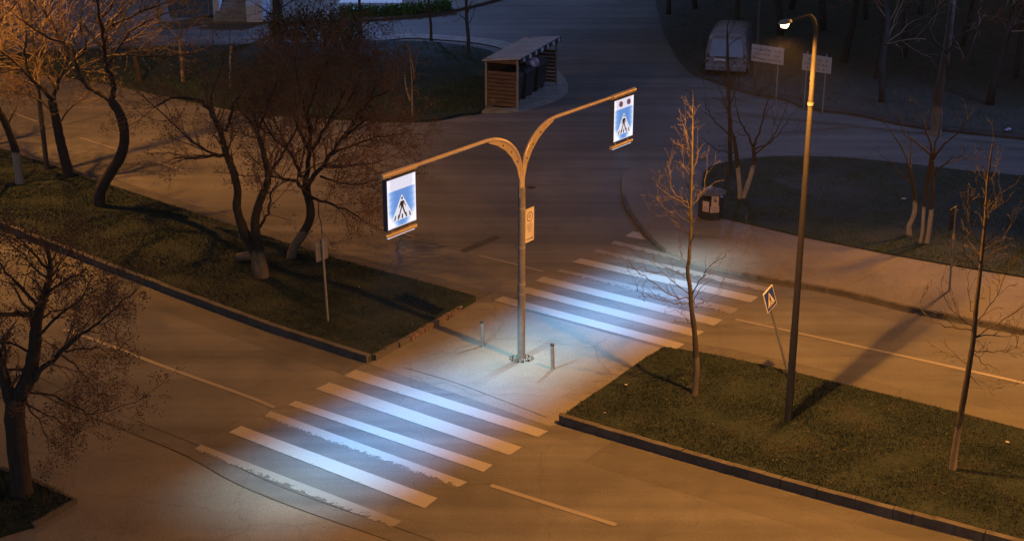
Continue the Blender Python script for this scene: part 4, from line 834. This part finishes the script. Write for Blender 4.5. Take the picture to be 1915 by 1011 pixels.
# ------------------------------------------------------------------ litter bin
b = G(1328, 411); b.z = .1; lb = thing('litter_bin', b, 'dark roofed litter bin with paper notices at the grass corner', 'litter bin', rz=R(12))
oc = [(.40 * math.cos(R(22.5 + 45 * k)), .40 * math.sin(R(22.5 + 45 * k))) for k in range(8)]
m = MB(); m.prism([Vector((x, y, -.02)) for x, y in oc], UP * .70); m.build('body', M['plastic'], lb)
for x, y in oc[::2]: m = MB(); m.box((x * .95, y * .95, .68), .05, .05, .16); m.build('roof_post', M['plastic'], lb)
m = MB(); m.tube([(0, 0, .84), (0, 0, .87), (0, 0, .97)], [.50, .50, .22], 8); m.build('roof', M['bin_roof'], lb)
for ang, w, z0, z1 in ((-90, .24, .46, .82), (-90.01, .30, .26, .47), (-135, .22, .28, .62)):
    a = R(ang); n = Vector((math.cos(a), math.sin(a), 0)); d = Vector((-n.y, n.x, 0)); c = n * (.373 if ang != -90 else .377)
    m = MB(); m.prism([c - d * w / 2 + UP * z0, c + d * w / 2 + UP * z0, c + d * w / 2 + UP * z1, c - d * w / 2 + UP * z1], n * .006); nt_ = m.build('notice', M['notice'], lb)
    m = MB(); q = c + n * .008
    if ang == -90: m.poly([q + d * x + UP * z for x, z in ((-.05, .62), (.04, .6), (.07, .70), (.0, .68), (.03, .76), (-.04, .72))])
    else:
        for k in range(3): m.poly([q - d * w * .35 + UP * (z0 + .05 + .05 * k), q + d * w * .35 + UP * (z0 + .05 + .05 * k), q + d * w * .35 + UP * (z0 + .065 + .05 * k), q - d * w * .35 + UP * (z0 + .065 + .05 * k)])
    m.build('print', M['board_print'], nt_)

# ------------------------------------------------------------------ bin shelter with containers
sa, sb, sc_ = G(908, 206), G(968, 209), G(1040, 162)
ly = (sc_ - sb); LL = ly.length; ly.normalize(); lx = Vector((ly.y, -ly.x, 0)); lw = 1.4     # ly along the open front, -lx to the back
sb.z = .07; sh = thing('bin_shelter', sb, 'slatted wooden bin shelter with pale sheet roof beside the road', 'bin shelter', rz=math.atan2(ly.y, ly.x) - math.pi / 2)
# local: y along front, x toward the road; occupies x in [-lw, 0]
for n_, y in (('end_panel', 0.0), ('end_panel', LL)):
    m = MB()
    for k in range(9): m.box((-lw / 2, y, .12 + .165 * k), lw - .08, .03, .135)
    ep = m.build(n_, M['wood'], sh)
    m = MB(); m.box((-lw / 2, y, 1.92), lw - .08, .03, .16); m.build('top_board', M['wood'], ep)
    if y == 0:
        m = MB(); c = Vector((-lw / 2, -.018, 1.12))
        for k in range(3):
            a0 = R(90 + 120 * k); q = [Vector((.13 * math.cos(a0 + R(s)), 0, .13 * math.sin(a0 + R(s)))) for s in (-42, 0, 38)]; q2 = [p * .55 for p in q]
            m.poly([c + p for p in (q[0], q[1], q[2], q2[2], q2[1], q2[0])])
        m.build('recycling_mark', M['black'], ep)
m = MB()
for k in range(11): m.box((-lw, LL / 2, .12 + .165 * k), .03, LL - .1, .15)
m.build('back_panel', M['wood'], sh)
for x, y in ((0, 0), (-lw, 0), (0, LL), (-lw, LL)):
    m = MB(); m.box((x, y, -.02), .08, .08, 2.12); m.build('post', M['galv'], sh)
m = MB(); m.prism([Vector((-lw - .15, -.1, 1.98)), Vector((.15, -.1, 2.16)), Vector((.15, LL + .1, 2.16)), Vector((-lw - .15, LL + .1, 1.98))], UP * .05); m.build('roof', M['roof_sheet'], sh)
m = MB(); m.box((.165, LL / 2, 1.99), .02, LL + .2, .19); fa = m.build('fascia', M['dark_metal'], sh)
for k in range(7):
    m = MB(); m.box((.18, .3 + k * .76, 2.0), .012, .28 if k % 2 else .18, .16); m.build('pale_plate', M['white_board'], fa)
def container(y, label, lid):
    o = sh.matrix_basis @ Vector((-.72, y, 0)); t = thing('waste_container', sb + lx * -.72 + ly * y, label, 'waste container', 'waste containers in the shelter', rz=sh.rotation_euler.z)
    m = MB(); m.add([Vector(p) for p in ((-.38, -.5, .12), (.38, -.5, .12), (.38, .5, .12), (-.38, .5, .12), (-.48, -.62, 1.15), (.48, -.62, 1.15), (.48, .62, 1.15), (-.48, .62, 1.15))], [(0, 3, 2, 1), (4, 5, 6, 7), (0, 1, 5, 4), (1, 2, 6, 5), (2, 3, 7, 6), (3, 0, 4, 7)]); m.build('body', M['plastic'], t, bevel=.03)
    m = MB(); c = [(-.5, 1.16), (.5, 1.16), (.4, 1.3), (0, 1.38), (-.4, 1.3)]; m.prism([Vector((x, -.64, z)) for x, z in c], Vector((0, 1.28, 0))); m.build('lid', M['plastic'], t, bevel=.02)
    for x, yy in ((-.3, -.4), (.3, -.4), (-.3, .4), (.3, .4)):
        m = MB(); m.tube([(x - .03, yy, .08), (x + .03, yy, .08)], .08, 12); m.build('wheel', M['rubber'], t)
    return t
container(.85, 'dark waste container nearest the slatted end with the recycling mark', 1); container(2.4, 'dark waste container in the middle of the shelter, under the rubbish bag', 1); container(3.95, 'dark waste container at the far end of the shelter', 1)
rb = MB(); rng = random.Random(4); q = sb + lx * -.35 + ly * 2.9; q.z = 1.50
import bmesh
bmx = bmesh.new(); bmesh.ops.create_icosphere(bmx, subdivisions=3, radius=.3)
for v in bmx.verts:
    s = 1 + .18 * math.sin(v.co.x * 17 + v.co.z * 9) * math.cos(v.co.y * 13); v.co *= s; v.co.z *= .7
    if v.co.z > .12: v.co.x *= .6; v.co.y *= .6; v.co.z *= 1.3
me = bpy.data.meshes.new('rubbish_bag'); bmx.to_mesh(me); bmx.free(); me.materials.append(M['bag']); ob = bpy.data.objects.new('rubbish_bag', me); COL.objects.link(ob); ob.location = q
tag(ob, 'pale rubbish bag lying on top of the containers under the shelter roof', 'rubbish bag')

# ------------------------------------------------------------------ parked van (rear towards the camera)
vb = G(1356, 147); vn = thing('parked_van', vb, 'grey high-roofed van parked with its rear towards the road', 'van', rz=-R(14.5)); vn.location.z = 0.0
WD, VL, VH = 1.92, 4.9, 2.2
def ring(y, hw, zlo, zhi, tum, r=.22):          # rounded cross-section at distance y; tum = side lean towards the roof
    pts = []; half = [(hw * .9, zlo), (hw, zlo + .2), (hw, zlo + (zhi - zlo) * .45), (hw - tum * .55, zhi - .45), (hw - tum, zhi - .18), (hw - tum - .14, zhi - .05), (hw - tum - .4, zhi)]
    return [Vector((x, y, z)) for x, z in half] + [Vector((-x, y, z)) for x, z in reversed(half)]
rings = [ring(.0, .93, .42, 1.05, .0), ring(.03, .95, .40, 1.95, .16), ring(.16, .96, .38, 2.14, .16), ring(.5, .97, .36, 2.2, .15), ring(2.6, .97, .36, 2.22, .15), ring(3.3, .97, .36, 2.1, .18), ring(3.9, .95, .36, 1.45, .12), ring(4.55, .92, .38, 1.15, .1), ring(4.85, .8, .42, .95, .1)]
# the rear ring leans forward towards the roof
for p in rings[0]:
    pass
rings[0] = [Vector((p.x * .98, .0 + .02 + max(0, p.z - 1.0) * .10, p.z)) for p in ring(.0, .94, .40, 1.93, .17)]
rings[1] = [Vector((p.x, p.y + max(0, p.z - 1.0) * .10, p.z)) for p in ring(.06, .955, .38, 2.02, .165)]
m = MB(); vs = []; fs = []; k = len(rings[0])
for r_ in rings: vs += r_
for i in range(len(rings) - 1):
    for j in range(k): fs.append((i * k + j, i * k + (j + 1) % k, (i + 1) * k + (j + 1) % k, (i + 1) * k + j))
fs += [tuple(range(k)), tuple((len(rings) - 1) * k + j for j in reversed(range(k)))]
m.add(vs, fs); vbody = m.build('body', M['van'], vn, 'auto')
def rear(x, z, d=.0): return Vector((x, .02 + max(0, z - 1.0) * .10 - .012 - d, z))
for sx in (-1, 1):
    q = [(.03, 1.0), (.76, 1.0), (.70, 1.62), (.62, 1.82), (.03, 1.85)]
    m = MB(); m.prism([rear(sx * x, z) for x, z in (q if sx > 0 else q[::-1])], Vector((0, -.006, 0))); m.build('rear_window', M['glass'], vn)
    m = MB(); m.prism([rear(sx * x, z) for x, z in ([(.80, .72), (.90, .72), (.87, 1.12), (.80, 1.12)] if sx > 0 else [(.80, 1.12), (.87, 1.12), (.90, .72), (.80, .72)])], Vector((0, -.02, 0))); tl = m.build('tail_lamp', M['tail'], vn)
    m = MB(); m.prism([rear(sx * x, z, .02) for x, z in ([(.81, .86), (.885, .86), (.88, .93), (.81, .93)] if sx > 0 else [(.81, .93), (.88, .93), (.885, .86), (.81, .86)])], Vector((0, -.004, 0))); m.build('reflector', M['chrome'], tl)
    m = MB(); m.box((sx * .02 + sx * .0, .0, .48), .008, .012, .6); m.build('door_gap', M['black'], vn)
    for y in (.95, 3.95):
        m = MB(); m.tube([(sx * .76, y, .33), (sx * .97, y, .33)], .33, 20); w_ = m.build('wheel', M['rubber'], vn, 'auto'); m = MB(); m.tube([(sx * .965, y, .33), (sx * .98, y, .33)], .19, 16); m.build('hub', M['chrome'], w_, 'auto')
    m = MB(); m.box((sx * 1.06, 3.35, 1.15), .16, .1, .26); m.build('wing_mirror', M['dark_metal'], vn, bevel=.03)
m = MB(); m.box((0, -.04, .36), 1.86, .18, .24); m.build('rear_bumper', M['van'], vn, bevel=.05)
m = MB(); m.box((0, -.145, .60), 1.5, .03, .03); m.build('bright_trim', M['chrome'], vn)
m = MB(); m.box((-.28, -.03, .80), .52, .02, .12); m.build('number_plate', M['white_board'], vn)
m = MB(); m.box((0, -.02, .96), 1.0, .03, .05); m.build('handle_bar', M['dark_metal'], vn)
m = MB(); m.prism([rear(-.58, 1.83), rear(.58, 1.83), rear(.56, 1.87), rear(-.56, 1.87)][::1], Vector((0, -.03, 0))); m.build('roof_spoiler', M['van'], vn)

# ------------------------------------------------------------------ entrance steps of the building at the top
eb = G(470, 46); eb.z = .12; es = thing('entrance_steps', eb, 'pale concrete entrance steps with sloping side wall at the top edge', 'steps')
m = MB()
for k in range(7): m.box((-1.2, .3 + .32 * k, 0), 1.8, .32 + .002 * k, .16 * (k + 1))
m.build('steps', M['concrete'], es)
m = MB(); m.prism([Vector((-.25, 0, 0)), Vector((-.25, 0, .9)), Vector((-.25, 2.6, 2.2)), Vector((-.25, 2.6, 0))], Vector((.9, 0, 0))); m.build('side_wall', M['plaster'], es)
m = MB(); m.prism([Vector((-2.2, .8, 0)), Vector((-2.2, .8, 1.3)), Vector((-2.2, 2.6, 2.2)), Vector((-2.2, 2.6, 0))], Vector((.35, 0, 0))); m.build('side_wall', M['plaster'], es)
m = MB(); m.tube([(-.25, 0, .94), (-.25, 2.6, 2.24)], .03, 8); m.build('handrail', M['white_board'], es)

# ------------------------------------------------------------------ litter, stump
def scrap(x, y, z, s, label, seed, name='paper_scrap', mat='paper', group='paper litter'):
    rng = random.Random(seed); p = G(x, y, z); n = 6; m = MB(); s *= .65
    ring_ = [Vector((math.cos(i * 1.047) * s * rng.uniform(.6, 1.2), math.sin(i * 1.047) * s * rng.uniform(.5, 1), rng.uniform(.0, s * .35))) for i in range(n)]
    m.add(ring_ + [Vector((0, 0, s * .55))] + [Vector((v.x * .6, v.y * .6, -.01)) for v in ring_], [(i, (i + 1) % n, n) for i in range(n)] + [(n + 1 + i, n + 1 + (i + 1) % n, (i + 1) % n, i) for i in range(n)])
    o = m.build(name, M[mat], None); o.location = p; return tag(o, label, 'litter', group)
scrap(862, 574, Z + .06, .10, 'crumpled white paper at the tip of the left median', 1)
scrap(1170, 719, KH + .03, .07, 'small pale paper scrap near the tip of the right median', 2)
scrap(1131, 771, KH + .03, .05, 'tiny white scrap in the grass above the right kerb corner', 3)
scrap(1884, 826, KH + .03, .09, 'pale paper scrap beyond the leaning young tree', 4)
scrap(1690, 372, .2, .15, 'white scrap left of the whitewashed trunks on the grass island', 5)
scrap(993, 351, .0, .26, 'low pale heap of grit on the dark side road', 6, 'grit_heap', 'kerb', None)
scrap(1885, 243, .15, .3, 'blue-white plastic sheet at the edge of the wood, far right', 7, 'plastic_sheet', 'bag', None)
scrap(672, 536, Z + .06, .05, 'tiny pale scrap on the left median grass', 8)
m = MB(); p = G(462, 497); m.tube([Vector((-.28, 0, .1)), Vector((0, .02, .15)), Vector((.3, .1, .13))], [.13, .15, .12], 10, True, .06, random.Random(3)); o = m.build('cut_log', M['bark_root']); o.location = (p.x, p.y, Z); tag(o, 'pale cut log lying beside the flared root stump', 'log')
rng = random.Random(9)

# ------------------------------------------------------------------ thin night haze
mh, th_, bh = nodes('night haze'); th_.nodes.remove(bh); pv = N(th_, 'VolumePrincipled'); pv.inputs['Density'].default_value = HAZE
pv.inputs['Color'].default_value = (0.85, 0.88, 0.92, 1); pv.inputs['Anisotropy'].default_value = 0.0; th_.links.new(pv.outputs[0], th_.nodes['Material Output'].inputs['Volume'])
struct(MB().box((0, 100, -1.05), 240, 240, 16.8).build('haze', mh), 'stuff')
